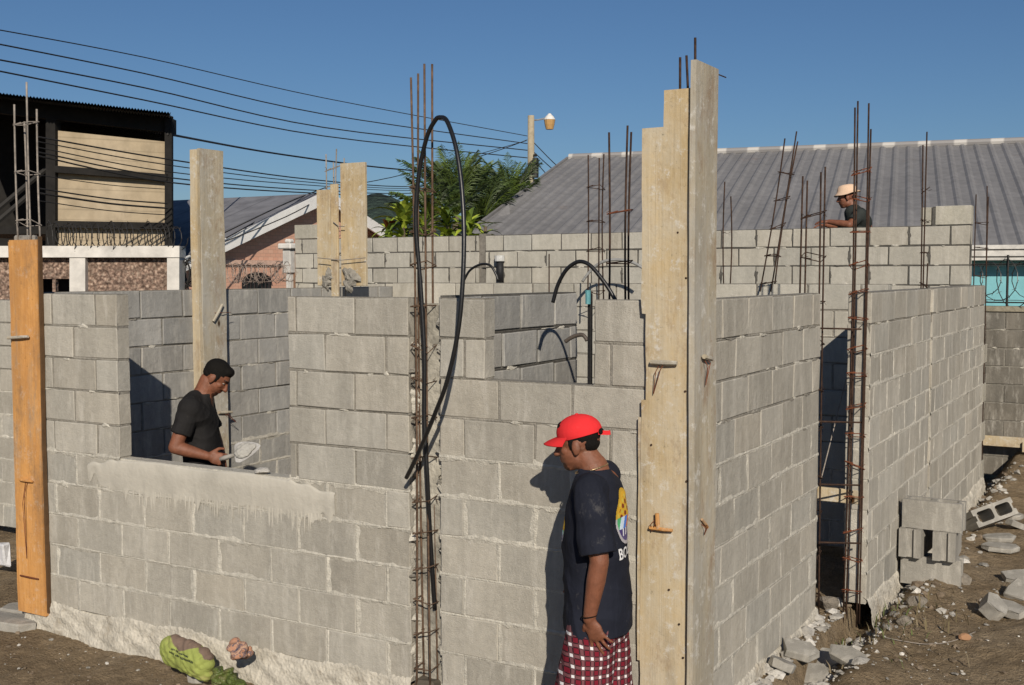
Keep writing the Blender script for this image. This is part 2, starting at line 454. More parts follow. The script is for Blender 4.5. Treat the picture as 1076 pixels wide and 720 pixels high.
while x < xb-.08:
    w_ = random.uniform(.003,.012); l_ = random.uniform(.03,.13); z0_ = .825; dx = random.uniform(-.006,.006)
    if random.random() < (.85 if x > -3.5 else .3):
        mb.add([(x-w_,-.0035,z0_),(x,-.0060,z0_),(x+w_,-.0035,z0_),(x+dx-w_*.7,-.0028,z0_-l_*.6),(x+dx,-.0050,z0_-l_*.6),(x+dx+w_*.7,-.0028,z0_-l_*.6),(x+dx,-.0025,z0_-l_)], [(0,3,4,1),(1,4,5,2),(3,6,4),(4,6,5)])
    x += random.uniform(.008,.035)
mb.build('sill', m_plaster, t_fw, smooth=True)

# front wall right of the rebar column
t_w2 = thing('block_wall', 'short front wall of grey block between two columns, notched by a small high window', 'wall', (-.7,0,0))
mb = MB()
T = block_wall(mb, (-1.31,0,0), X1, (0,-1,0), 1.24, 10, holes=[(.275,.86,1.6,2.0)], phase=.15, flush=6, thick=.10)
for k in range(10): smear(mb, T, random.uniform(.1,1.1), random.randint(5,7)*.2-.004, random.uniform(.02,.05), .008, .004, 1)
mb.build('blockwork', WM, t_w2); footing(t_w2, -1.31, -.19, 0, seed=5)
# near right wall
t_w3 = thing('block_wall', 'right side wall of grey block running back from the tall boarded corner', 'wall', (0,1.2,0))
mb = MB()
T = block_wall(mb, (0,.0,0), Y1, (1,0,0), 2.26, 10, phase=.494+.2, flush=6, thick=.10)
for k in range(22): smear(mb, T, random.uniform(.5,2.2), random.randint(6,9)*.2-.003, random.uniform(.03,.07), .009, .004, 2 if random.random() < .6 else 1)
mb.build('blockwork', WM, t_w3); footing(t_w3, .2, 2.28, 0, 'y', 1, 4, depth=.06)
# far right wall
t_w4 = thing('block_wall', 'far right side wall of grey block beyond the narrow door gap, ragged toothed end', 'wall', (.23,5,0))
mb = MB()
T = block_wall(mb, (.23,2.6,0), Y1, (1,0,0), 5.02, 10, holes=[(2.05,2.13,0,2.0)], phase=.1, flush=8, thick=.15)
mb.box((.10,4.62,0), (.205,4.76,1.98), 1, (.9,.86,.82))
for i in range(0, 10):
    if i % 2 == 0 and i < 8:
        mb.cbox((.10,7.62,i*.2+.006), (.232,7.82+.03*random.random(),i*.2+.194), .004, 0, (.95,.95,.92))
for k in range(30): smear(mb, T, random.uniform(.1,4.9), random.randint(2,9)*.2-.003, random.uniform(.03,.09), .009, .004, 1 if random.random() < .7 else 2)
mb.build('blockwork', WM, t_w4); footing(t_w4, 2.6, 7.8, .23, 'y', 1, 9, depth=.07)
# left inner wall
t_w5 = thing('block_wall', 'inner left wall of grey block seen through the wide gap behind the bending man', 'wall', (-4.4,2,0))
mb = MB()
T = block_wall(mb, (-4.45,.104,0), Y1, (1,0,0), 3.9, 10, phase=.2, flush=4, thick=.12, z0=.005, rec=.009)
for k in range(14): smear(mb, T, random.uniform(.3,2.2), random.randint(4,9)*.2-.003, random.uniform(.03,.06), .008, .004, 2)
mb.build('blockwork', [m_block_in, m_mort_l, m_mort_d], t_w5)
# partition
t_w6 = thing('block_wall', 'inner partition of pale block, its top course showing just over the front wall', 'wall', (-2.2,3.9,0))
mb = MB(); block_wall(mb, (-4.44,3.9,.04), X1, (0,-1,0), 4.50, 10, phase=.1, flush=3, thick=.15)
mb.build('blockwork', [m_block_back, m_mort_l, m_mort_d], t_w6)
# small inner wall behind the high window
t_w8 = thing('block_wall', 'dark jointed inner wall seen through the small high window', 'wall', (-1.31,.8,0))
mb = MB(); block_wall(mb, (-1.235,.104,0), Y1, (1,0,0), 1.3, 10, phase=.0, flush=1, thick=.15, z0=.01, joint=.010, rec=.012, bead=1.2)
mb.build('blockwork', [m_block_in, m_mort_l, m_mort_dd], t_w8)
# back wall, 13 courses
t_w7 = thing('block_wall', 'tall back wall of pale block with dark wet joints below the grey metal roof', 'wall', (-4,7.35,0))
mb = MB()
T = block_wall(mb, (-8.6,7.35,0), X1, (0,-1,0), 8.72, 13, holes=[(2.98,3.07,2.0,2.6)], phase=.13, flush=0, thick=.15, joint=.008, rec=.008, bead=1.25)
for k in range(34):
    i = random.randint(10,12); x = .13+(i%2)*.2+.4*random.randint(0,21)
    if x < 8.6: smear(mb, T, x+random.uniform(-.01,.01), i*.2+.1, random.uniform(.012,.026), random.uniform(.05,.085), .004, 2)
for k in range(30): smear(mb, T, random.uniform(.1,8.6), random.randint(10,12)*.2, random.uniform(.04,.12), .011, .004, 2)
def blk(a, b, za, zb, v=1.0): mb.cbox((-8.6+a,7.352,za+.006), (-8.6+b,7.495,zb-.006), .004, 0, (v,v,v*.97))
blk(.0,.42,2.6,2.8,.95); blk(8.38,8.72,2.60,2.80,1.04); blk(8.24,8.34,2.60,2.79,.9)
mb.box((.02-8.6+8.33,7.36,2.60), (-8.6+8.40,7.49,2.79), 2)
mb.box((-5.625,7.37,0), (-5.525,7.49,2.62), 2, (1.8,1.75,1.7))
mb.build('blockwork', [m_block_back, m_mort_l, m_mort_dd], t_w7)
# boundary wall at the right
t_w9 = thing('block_wall', 'weathered dark block boundary wall at the right, topped by looped razor wire', 'wall', (3,8.7,0))
mb = MB(); block_wall(mb, (-.6,8.7,-.1), X1, (0,-1,0), 8.0, 9, phase=.1, flush=0, thick=.15, joint=.007)
mb.box((-.62,8.68,1.703), (7.4,8.87,1.76), 1, (.6,.57,.5))
mb.build('blockwork', [m_block_old, m_mort_l, m_mort_d], t_w9)
# neighbouring wall at the far left edge
t_w10 = thing('block_wall', 'pale block wall glimpsed at the left edge behind the orange board', 'wall', (-7,1.6,0))
mb = MB(); block_wall(mb, (-9.5,1.6,-.1), X1, (0,-1,0), 4.4, 10, phase=.1, flush=6, thick=.15)
mb.build('blockwork', WM, t_w10)

# ---------------------------------------------------------------- rebar columns
def rebar_column(label, base, z1s, w=.12, d=.10, zb=0., stir=.2, sz=None, lean=(0,0), mat=None, mats=None, n=4, r=.0058, yaw=0, cat='rebar'):
    base = np.array(base, float); t = thing('rebar_column', label, cat, base, 'reinforcing steel columns')
    mat = mat or m_rebar; mats = mats or mat
    cs = [(-w/2,-d/2),(w/2,-d/2),(w/2,d/2),(-w/2,d/2)][:n]
    ca, sa = math.cos(yaw), math.sin(yaw)
    cs = [(a*ca-b*sa, a*sa+b*ca) for a, b in cs]
    def pos(c, z):
        k = z-base[2]; return base+np.array([c[0]+lean[0]*k, c[1]+lean[1]*k, k])
    for i, c in enumerate(cs):
        m_ = MB(); zt = z1s[i % len(z1s)]; z0_ = base[2]+zb
        pts = []
        K = 7; bx, by = random.uniform(-.018,.018), random.uniform(-.012,.012)
        for q_ in range(K+1):
            f = q_/K; pts.append(pos(c, z0_+(zt-z0_)*f)+np.array([bx, by, 0])*math.sin(f*3))
        m_.tube(pts, r, 7); m_.build('bar', mat, t, smooth=True)
    lo, hi = sz or (base[2]+zb+.08, min(z1s)-.06); z = lo
    while z < hi:
        m_ = MB(); e = .009; tl = random.uniform(-.02,.02); t2 = random.uniform(-.02,.02)
        pts = []
        for j in range(len(cs)+1):
            c = cs[j % len(cs)]; k = 1+e*2/max(w, d)
            pts.append(pos((c[0]*k, c[1]*k), z)+np.array([0,0,tl*(1 if c[0] > 0 else -1)+t2*(1 if c[1] > 0 else -1)]))
        pts.append(pts[-1]+(pts[1]-pts[0])*.5+np.array([0,0,.006]))
        m_.tube(pts, .0034, 5)
        # tie wire knots
        for c in cs:
            p = pos(c, z); m_.tube([p+np.array([-.008,-.009,-.004]), p+np.array([.006,-.011,.003]), p+np.array([.014+random.uniform(0,.01),-.02,random.uniform(-.02,.012)])], .0017, 4)
        m_.build('stirrup', mats, t); z += stir*random.uniform(.85,1.15)
    return t
# the front column with open broken gap between the two front walls
rebar_column('tall bare rebar column between the front walls with a black hose tied up it', (-1.40,.012,-.1), (3.10,3.16,3.17,3.13), .085, .07, 0, .19, (.1,2.72), lean=(-.004,0), mat=m_rebar_dust, mats=m_rebar_dust)
rebar_column('rebar column coloured in a pale sunlit tone, rising from the orange board at the left corner', (-4.475,.03,2.3), (3.2,3.33,3.17,3.1), .125, .07, 0, .3, (2.45,3.1), mat=m_rebar_lit, r=.0062)
p = at(626,300,9.3)
rebar_column('thin rebar cage standing on the partition behind the small high window', (p[0],p[1],1.9), (3.08,3.05,3.09), .1, .09, 0, .28, None, n=3, r=.006)
p = at(651,312,6.35)
rebar_column('rebar ladder with rusty red rungs just left of the tall corner boards', (p[0],p[1],1.55), (2.90,2.93,2.90), .115, .05, 0, .27, (1.9,2.7), n=3, mats=m_rebar_red, r=.006)
rebar_column('short rebar stubs poking out of the tall corner boards', (-.02,.10,2.2), (3.08,3.16,3.05,3.1), .07, .07, 0, .4, (2.3,2.4))
p = at(806,308,8.85)
b5 = at(833,140,8.9); q5 = (b5-p)/(b5[2]-p[2])
rebar_column('leaning rebar cage tilted to the right above the near side wall', (p[0],p[1],1.98), (3.17,3.22,3.15), .085, .08, 0, .22, (2.05,3.1), lean=(q5[0],q5[1]), n=3)
rebar_column('rebar cage at the door gap ending below the hatted man', (-.07,2.33,-.15), (2.72,2.74,2.78,2.7), .11, .10, 0, .27, (.1,2.66))
rebar_column('tallest rebar column on the right side of the door gap, leaning slightly', (.155,2.52,-.12), (3.15,3.17,3.02,3.2), .085, .075, 0, .19, (.1,2.9), lean=(.004,.01), mats=m_rebar_red)
p = on(976,240,0,.17)
rebar_column('two bar rebar ladder above the groove in the far side wall', (.165,4.69,.1), (3.12,3.22,2.2), .03, .15, 0, .26, (1.8,3.0), n=3)
rebar_column('rebar cage at the far end of the right side wall beside the white gutter', (.165,7.74,-.1), (2.92,3.0,2.9), .1, .12, 0, .25, (.1,2.9), n=3)
p = at(765,262,11.6)
rebar_column('dark rebar stub against the metal roof right of the corner boards', (p[0],p[1],1.9), (3.05,2.9), .06, .05, 0, .3, (2.2,2.8), n=2, r=.007)
rebar_column('rebar cage inside the small boarded column on the inner left wall', (-4.47,3.12,1.9), (3.16,3.2,3.13,3.1), .12, .10, 0, .2, (2.3,3.1), mat=m_rebar_lit)
p = at(523,250,12.9)
for nm, a, b, d_ in (('thin lone steel rod standing behind the small high window', (683-540+0,0), 0, 0),):
    pass
m_ = MB(); p0 = at(577,312,7.2); p1 = at(577,267,7.2); m_.tube([p0-np.array([0,0,.4]), p1], .004, 6)
tag(m_.build('steel_rod', m_rebar, base=(p0[0],p0[1],p0[2]-.4)), 'thin lone steel rod standing left of the arched black hose end', 'rod')

# broken mortar and dark hollow edges inside the column gap
gap = thing('concrete_column', 'unfinished hollow column gap with broken mortar lumps behind the tied rebar', 'column', (-1.4,.1,0))
m_ = MB()
for sx, xx in ((1,-1.49),(-1,-1.31)):
    for k in range(80):
        z = random.uniform(.0,1.9)
        T2 = lambda p, xx=xx, sx=sx: np.array([xx+sx*max(0, p[1]), .03+p[0], p[2]])
        smear(m_, T2, random.uniform(0,.09), z, random.uniform(.015,.045), random.uniform(.012,.045), random.uniform(.01,.040), random.choice([0,0,1]))
m_.build('mortar_lumps', [m_mort_l, m_mort_d], gap)
m_ = MB(); m_.box((-1.487,.050,-.1), (-1.313,.098,1.97)); m_.build('back_board', mat_simple('stained_back_board', (.46,.43,.36), .95, .6, 9, .01, 40), gap)
m_ = MB(); m_.cbox((-1.462,-.03,-.25), (-1.335,.105,.03), .01, 0, (1,1,1), None, .01); m_.build('column_base', hexmat('damp_concrete', (.10,.085,.065), .9), gap)

# ---------------------------------------------------------------- formwork boards
def board(mb, lo, hi, jag=.0, n=26, side='x', col=(1,1,1)):
    """upright plank with slightly wavy long edges"""
    lo = np.array(lo, float); hi = np.array(hi, float); vs = []; ph = random.uniform(0, 9)
    for i in range(n+1):
        z = lo[2]+(hi[2]-lo[2])*i/n
        w1 = jag*(math.sin(z*7+ph)+.6*math.sin(z*23+2*ph)); w2 = jag*(math.sin(z*5+2*ph)+.6*math.sin(z*19+ph)); bow = .004*math.sin(z*2+ph)
        if side == 'x': vs += [(lo[0]+w1, lo[1]+bow, z),(hi[0]+w2, lo[1]+bow, z),(hi[0]+w2, hi[1]+bow, z),(lo[0]+w1, hi[1]+bow, z)]
        else: vs += [(lo[0]+bow, lo[1]+w1, z),(hi[0]+bow, lo[1]+w1, z),(hi[0]+bow, hi[1]+w2, z),(lo[0]+bow, hi[1]+w2, z)]
    fs = [(3,2,1,0), tuple(n*4+k for k in range(4))]
    for i in range(n):
        for k in range(4): fs.append((i*4+k, i*4+(k+1)%4, (i+1)*4+(k+1)%4, (i+1)*4+k))
    mb.add(vs, fs, 0, col)
def stick(parent, p, ang, L=.13, r=.011, mat=None, wire=None, nrm=(0,-1,0), name='tie_stick'):
    """wooden peg twisted into a loop of tie wire"""
    p = np.array(p, float); nrm = np.array(nrm, float); u = np.cross(nrm, (0,0,1.)); a = math.radians(ang)
    d = u*math.cos(a)+np.array([0,0,1.])*math.sin(a)
    m_ = MB(); c = p+nrm*(r+.004)
    m_.tube([c-d*L/2, c-d*L*.1+nrm*.002, c+d*L/2], [r*.8, r, r*.9], 7); o = m_.build(name, mat or m_wood_g, parent)
    if wire:
        m_ = MB(); wd = np.array([0,0,1.])*wire[1]+u*wire[0]
        m_.tube([p+nrm*.002, p+nrm*.028+wd*.2, p+nrm*.012+wd*.9, p+nrm*.01+wd], .002, 5)
        m_.tube([p+nrm*.002+u*.02, p+nrm*.025+wd*.3+u*.02, p+nrm*.01+wd*1.02], .002, 5)
        m_.build('tie_wire', m_rebar_red, o)
    return o
# tall corner
t_c = thing('form_board', 'tall pale form board on the front of the corner column, stepped at the top', 'board', (-.07,-.03,0))
m_ = MB(); vs = []; zs = list(np.linspace(-.3,1.549,20))+[1.551]+list(np.linspace(1.6,1.939,5))+[1.941]+list(np.linspace(2.0,2.765,9))+[2.7655]+list(np.linspace(2.79,2.925,4))
for i, z in enumerate(zs):
    left = -.192+.002*math.sin(z*9)+.0015*math.sin(z*27) if z < 2.7652 else -.0905+.001*math.sin(z*31)
    if 1.55 < z < 1.94: left += .022
    elif z > 1.94 and z < 2.0: left += .004
    r_ = .043+.0012*math.sin(z*7); bow = .003*math.sin(z*2)
    vs += [(left,-.032+bow,z),(r_,-.032+bow,z),(r_,-.006+bow,z),(left,-.006+bow,z)]
nz = len(zs); fs = [(3,2,1,0), tuple((nz-1)*4+k for k in range(4))]+[(i*4+k,i*4+(k+1)%4,(i+1)*4+(k+1)%4,(i+1)*4+k) for i in range(nz-1) for k in range(4)]
m_.add(vs, fs); m_.build('plank', m_wood_p, t_c)
m_ = MB(); board(m_, (-.208,-.030,.35), (-.1935,-.010,1.47), .0015, 16); m_.build('edge_strip', m_wood_p, t_c)
stick(t_c, (-.075,-.036,1.725), 0, .125, .012, None, (.05,-.14))
stick(t_c, (-.085,-.036,.975), 0, .11, .009, m_wood_o, None)
stick(t_c, (-.10,-.036,1.01), 85, .07, .011, m_wood_o, (.03,-.05))
for zz, xx in ((2.3,-.02),(2.1,.02),(1.6,.02),(1.2,.03),(.7,-.05),(.55,.0),(.4,.02),(1.35,-.14)):
    m_ = MB(); m_.tube([(xx,-.0365,zz),(xx,-.033,zz)], .005, 8); m_.build('nail', m_rebar, t_c)
t_c2 = thing('form_board', 'tallest weathered form board on the right face of the corner column', 'board', (.06,.07,0))
m_ = MB(); board(m_, (.046,-.060,-.3), (.072,.215,3.04), .0015, 30, 'y'); m_.build('plank', m_wood_g, t_c2)
stick(t_c2, (.074,.06,1.745), 10, .10, .012, None, (.01,-.12), (1,0,0))
stick(t_c2, (.074,.05,1.0), 35, .09, .007, m_wood_o, (0,-.05), (1,0,0))
m_ = MB(); m_.tube([(.06,.17,3.02),(.075,.30,3.015)], .003, 5); m_.build('nail', m_rebar, t_c2)
# concrete inside the corner forms
m_ = MB(); m_.box((-.185,.0,-.2), (.044,.2,2.6)); 
tag(m_.build('concrete_column', m_plaster, base=(-.07,.1,-.2)), 'concrete core column boxed in by the tall corner boards', 'column')
# left corner board
t_l = thing('form_board', 'orange form board strapped upright to the left corner of the front wall', 'board', (-4.45,-.03,0))
m_ = MB(); board(m_, (-4.592,-.036,-.07), (-4.325,-.004,2.34), .0025); m_.build('plank', m_wood_o, t_l)
stick(t_l, (-4.50,-.038,1.72), -4, .20, .011, None, None)
stick(t_l, (-4.46,-.038,.80), 0, .12, .010, m_wood_o, (.02,-.5))
stick(t_l, (-4.46,-.038,.17), 0, .18, .006, m_rebar_red, None)
m_ = MB(); board(m_, (-4.612,-.02,-.02), (-4.596,.20,2.33), .002, 20, 'y'); m_.build('side_plank', m_wood_o, t_l)
m_ = MB(); board(m_, (-4.322,-.028,-.05), (-4.308,-.004,2.36), .002, 20); m_.build('edge_strip', hexmat('dark_edge_wood', (.10,.055,.025)), t_l)  # dark strip along the board's right edge
m_ = MB(); m_.cbox((-4.590,-.001,-.1), (-4.40,.05,2.375), .012, 0, (1,1,1), None, .01)
tag(m_.build('concrete_column', mat_simple('raw_concrete', (.27,.25,.22), .95, .5, 20, .01, 60), base=(-4.45,.07,-.1)), 'rough concrete column top behind the orange left board', 'column')
# post on the inner left wall
t_p = thing('form_board', 'grey form board standing against the inner left wall behind the bending man', 'board', (-4.37,1.55,0))
m_ = MB(); board(m_, (-4.396,1.425,-.03), (-4.368,1.665,3.05), .003, 26, 'y'); m_.build('plank', m_wood_g, t_p)
m_ = MB(); board(m_, (-4.448,1.398,-.03), (-4.375,1.423,3.04), .002, 26, 'x'); m_.build('side_plank', m_wood_p, t_p)
stick(t_p, (-4.366,1.56,1.83), -52, .16, .012, None, (-.14,0), (1,0,0))
stick(t_p, (-4.366,1.62,1.07), 4, .14, .012, None, (-.12,-.09), (1,0,0))
# small boarded column on the inner left wall
t_s = thing('form_board', 'pair of short pale form boards boxing a column top on the inner left wall', 'board', (-4.45,3.1,2))
pL, pR = on(334,200,1,3.02), on(349,297,1,3.02)
m_ = MB(); m_.cbox((pL[0],3.0,2.02), (pR[0],3.03,pL[2]), .003); m_.build('plank', m_wood_p, t_s)
pL, pR = on(358,172,1,2.98), on(384,172,1,2.98)
m_ = MB(); m_.cbox((pL[0],2.97,2.02), (pR[0],3.0,pL[2]), .003); m_.build('plank', m_wood_p, t_s)
pL, pR = on(348,194,1,2.95), on(361,194,1,2.95)
m_ = MB(); m_.cbox((pL[0],2.935,1.90), (pL[0]+(pR[0]-pL[0])*.55,2.96,pL[2]), .003); m_.build('plank', m_wood_p, t_s)
m_ = MB(); pa, pb = on(334,271,1,2.92), on(384,271,1,2.92)
m_.tube([pa, (pa+pb)/2+np.array([0,0,-.02]), pb], .004, 5); pa, pb = on(350,233,1,2.92), on(362,238,1,2.92); m_.tube([pa, (pa+pb)/2-np.array([0,0,.02]), pb], .004, 5)
m_.build('tie_wire', m_rebar_lit, t_s)
Tq = lambda p: np.array([p[0], 2.955-p[1], p[2]])
for grp in (((346,290),(343,297)), ((366,288),(372,292),(367,300))):
    m_ = MB()
    for (px_, py_) in grp: pp = on(px_, py_, 1, 2.95); smear(m_, Tq, pp[0], pp[2], .06, .06, .03, 0)
    m_.build('mortar_lump', m_mort_d, t_s)
# door gap: rods across, a plank and a slanting tie wire
for i, (py_, lb) in enumerate(((345,'uppermost steel rod laid across the narrow door gap'),(443,'second steel rod from the top across the narrow door gap'),(509,'third steel rod from the top across the narrow door gap'),(570,'lowest steel rod laid across the narrow door gap'))):
    m_ = MB(); a, b = on(860,py_,1,2.30), on(905,py_+1,1,2.50); m_.tube([a, b], .006, 6); tag(m_.build('cross_rod', m_rebar, base=a), lb, 'rod', 'rods across the door gap')
m_ = MB(); a = on(862,517,1,2.62); m_.cbox((a[0]-.02,2.60,a[2]-.055),(a[0]+.26,2.63,a[2]+.035), .004); tag(m_.build('plank', m_wood_p, base=a), 'pale plank end wedged across the dark door gap', 'plank')
m_ = MB(); m_.tube([on(890,395,1,2.9), on(863,503,1,2.6)], .004, 5); tag(m_.build('tie_wire', m_rebar_lit, base=on(863,503,1,2.6)), 'pale wire slanting down inside the dark door gap', 'wire')

# ---------------------------------------------------------------- hose and conduits
def spline(pts, n=10):
    pts = [np.array(p, float) for p in pts]; P = [pts[0]]+pts+[pts[-1]]; out = []
    for i in range(1, len(P)-2):
        for k in range(n):
            t = k/n; a, b, c_, d_ = P[i-1], P[i], P[i+1], P[i+2]
            out.append(.5*((2*b)+(-a+c_)*t+(2*a-5*b+4*c_-d_)*t*t+(-a+3*b-3*c_+d_)*t**3))
    out.append(pts[-1]); return out
hp = [(457,640,.03),(452,560,.0),(449,500,-.03),(446,440,-.03),(446,373,-.03),(442,300,-.03),(437,235,-.04),(440,185,-.05),(448,146,-.07),(457,127,-.09),(463,123.5,-.10),(470,128,-.13),(479,155,-.18),(485,195,-.22),(487.5,245,-.26),(486,300,-.29),(481,350,-.30),(470,400,-.29),(457,435,-.25),(444,466,-.20),(434,488,-.15),(427,502,-.11)]
m_ = MB(); m_.tube(spline([on(a, b, 1, c_) for a, b, c_ in hp], 8), .0112, 10)
tag(m_.build('hose', m_hose, smooth=True, base=(-1.4,-.02,-.1)), 'thick black hose looping high over the rebar of the front column', 'hose')
m_ = MB(); m_.tube(spline([on(a, b, 1, .5) for a, b in ((581,318),(586,300),(594,285),(603,277),(611,275),(620,279),(630,290),(640,304),(648,318))], 6), .0105, 9)
tag(m_.build('conduit', m_hose, smooth=True, base=on(581,318,1,.5)), 'short black conduit arched over the small high window', 'conduit')
m_ = MB(); m_.tube(spline([on(a, b, 1, 5.9) for a, b in ((488,294),(494,284),(505,278),(515,279),(521,288),(523,294))], 6), .014, 8)
tag(m_.build('conduit', m_hose, smooth=True, base=on(488,294,1,5.9)), 'small black conduit bent at the foot of the back wall gap', 'conduit')
m_ = MB(); m_.tube(spline([on(a, b, 1, 3.6) for a, b in ((612,296),(622,283),(634,275),(650,273),(665,276),(676,282))], 6), .012, 8)
tag(m_.build('conduit', hexmat('grey_plastic', (.30,.30,.29), .5), smooth=True, base=on(612,296,1,3.6)), 'grey conduit curving behind the tall corner boards', 'conduit')
m_ = MB(); m_.tube(spline([on(a, b, 1, .6) for a, b in ((594,359),(602,354),(612,352),(617,358))], 6), .011, 8)
tag(m_.build('conduit', hexmat('brown_plastic', (.11,.09,.075), .5), smooth=True, base=on(594,359,1,.6)), 'bent grey brown pipe stub inside the small high window', 'conduit')
# black strip standing in for the slot's shade, and blue cap beside the high window
m_ = MB(); a = on(620,315,1,.06); b = on(620,404,1,.06)
m_.cbox((a[0]-.009,.05,b[2]), (a[0]+.010,.07,a[2]+.03), .003); o_ = m_.build('slot_shade', hexmat('slot_shade_black', (.015,.014,.014), .7), base=(a[0],.06,b[2]))
tag(o_, 'narrow black strip standing for the shade in the slot right of the small high window', 'strip')
m_ = MB(); m_.tube([(a[0]+.004,.03,a[2]-.02),(a[0]+.004,.03,a[2]+.045)], .013, 8); m_.build('blue_cap', hexmat('teal_plastic', (.12,.33,.36), .5), o_)
# white pipe in the back wall gap; black tube stands in for the hole's shade
m_ = MB(); a = on(525,266,1,7.3); b = on(525,296,1,7.3)
m_.tube([(a[0],7.31,b[2]),(a[0],7.31,a[2]-.10)], .045, 10); o_ = m_.build('hole_shade', hexmat('hole_shade_black', (.018,.018,.02), .6), base=(a[0],7.31,b[2]), smooth=True)
tag(o_, 'black tube standing for the dark hole in the back wall gap, with a white pipe collar', 'pipe')
m_ = MB(); m_.tube([(a[0],7.30,a[2]-.10),(a[0],7.30,a[2]-.03)], .062, 12); m_.build('collar', hexmat('white_plastic', (.6,.6,.58), .5), o_)

exec_objects = True
# ---------------------------------------------------------------- broken pieces, blocks and stones on the ground
m_chunk = mat_block('broken_block', (.36,.34,.30), .75, .1)
def rock(seed, r=(1,1,1), rough=.35, n=2):
    rr = random.Random(seed); bm = bmesh.new(); bmesh.ops.create_icosphere(bm, subdivisions=n, radius=1)
    pl = [(Vector((rr.gauss(0,1), rr.gauss(0,1), rr.gauss(0,1))).normalized(), rr.uniform(.45,.85)) for _ in range(9)]
    for v in bm.verts:
        for nn, dd in pl:
            k = v.co.dot(nn)-dd
            if k > 0: v.co -= nn*k
        v.co += Vector((rr.uniform(-1,1), rr.uniform(-1,1), rr.uniform(-1,1)))*rough*.08
        v.co = Vector((v.co.x*r[0], v.co.y*r[1], v.co.z*r[2]))
    me = bpy.data.meshes.new('stone'); bm.to_mesh(me); bm.free(); return me
def shard(seed, L, W, H):
    """flat broken slab with an irregular outline"""
    rr = random.Random(seed); n = rr.randint(5,8); m_ = MB(); pts = []
    for i in range(n):
        th = 2*math.pi*(i+rr.uniform(-.25,.25))/n; k = rr.uniform(.75,1.1)
        x = max(-L/2, min(L/2, L*.62*k*math.cos(th))); y = max(-W/2, min(W/2, W*.62*k*math.sin(th))); pts.append((x,y))
    c = .006
    vs = [(x*.97,y*.97,0) for x, y in pts]+[(x,y,c) for x, y in pts]+[(x+rr.uniform(-.01,.01),y+rr.uniform(-.01,.01),H-c) for x, y in pts]+[(x*.95,y*.95,H+rr.uniform(-.004,.004)) for x, y in pts]
    fs = [tuple(range(n))[::-1], tuple(3*n+i for i in range(n))]
    for l in range(3): fs += [(l*n+i, l*n+(i+1)%n, (l+1)*n+(i+1)%n, (l+1)*n+i) for i in range(n)]
    m_.add(vs, fs); return m_
def hollow_block(L=.4, W=.15, H=.2, groove=True):
    """two-core block, cores along z, grooved ends"""
    m_ = MB(); t = .028; c = .022
    xs = L/2; ys = W/2
    outer = [(-xs,-ys),(xs,-ys)]
    if groove: outer += [(xs,-ys*.35),(xs-.02,-ys*.28),(xs-.02,ys*.28),(xs,ys*.35)]
    outer += [(xs,ys),(-xs,ys)]
    if groove: outer += [(-xs,ys*.35),(-xs+.02,ys*.28),(-xs+.02,-ys*.28),(-xs,-ys*.35)]
    def core(cx):
        hx, hy = (L/2-t*1.6)/2-.004, ys-t
        return [(cx+a*(hx-c)+c*math.cos(th), b*(hy-c)+c*math.sin(th)) for a, b, th in ((1,1,0),(1,1,.8),(1,1,1.57),(-1,1,1.57),(-1,1,2.36),(-1,1,3.14),(-1,-1,3.14),(-1,-1,3.93),(-1,-1,4.71),(1,-1,4.71),(1,-1,5.5),(1,-1,6.28))]
    loops = [outer, core(-L*.225), core(L*.225)]
    bm = bmesh.new(); alle = []; rings = []
    for lp in loops:
        vv = [bm.verts.new((x,y,H)) for x, y in lp]; rings.append(vv)
        for i in range(len(vv)): alle.append(bm.edges.new((vv[i], vv[(i+1)%len(vv)])))
    bmesh.ops.triangle_fill(bm, edges=alle, use_beauty=True, use_dissolve=False)
    top = bm.faces[:]
    r = bmesh.ops.extrude_face_region(bm, geom=top)
    bmesh.ops.translate(bm, verts=[v for v in r['geom'] if isinstance(v, bmesh.types.BMVert)], vec=(0,0,-H))
    bmesh.ops.recalc_face_normals(bm, faces=bm.faces[:])
    me = bpy.data.meshes.new('concrete_block'); bm.to_mesh(me); bm.free()
    a = me.attributes.new('Col', 'FLOAT_COLOR', 'FACE'); a.data.foreach_set('color', np.ones(len(me.polygons)*4, 'f'))
    me.materials.append(m_chunk); return me
HB = hollow_block()
def put(me, name, label, cat, loc, rot=(0,0,0), group=None, mat=None, scale=None):
    o = bpy.data.objects.new(name, me); COL.objects.link(o); o.location = [float(q_) for q_ in loc]; o.rotation_euler = [math.radians(a) for a in rot]
    if mat and not me.materials: me.materials.append(mat)
    if scale: o.scale = scale
    return tag(o, label, cat, group)
GB = 'loose concrete blocks beside the side wall'
bz = -.07
put(HB, 'concrete_block', 'concrete block lying on the earth, bottom of the little stack by the side wall', 'block', (.455,3.60,bz), (0,0,2), GB)
put(HB, 'concrete_block', 'left of the two upright end-on blocks in the middle of the stack', 'block', (.335,3.66,bz+.201), (0,0,88), GB)
put(HB, 'concrete_block', 'right of the two upright end-on blocks in the middle of the stack', 'block', (.545,3.66,bz+.201), (0,0,93), GB)
put(HB, 'concrete_block', 'stained concrete block laid across the top of the little stack', 'block', (.465,3.58,bz+.402), (0,0,-2), GB)
def gat(px, py, off=0.):
    """ground point under a photograph pixel"""
    z = 0.
    for _ in range(12):
        p = on(px, py, 2, z); z = float(gz(p[0], p[1]))
    return np.array([p[0], p[1], z+off])
p = gat(1030,560); put(HB, 'concrete_block', 'hollow block tipped on its side showing two dark cores beside the stack', 'block', p+np.array([0,.12,.10]), (62,-14,46), GB)
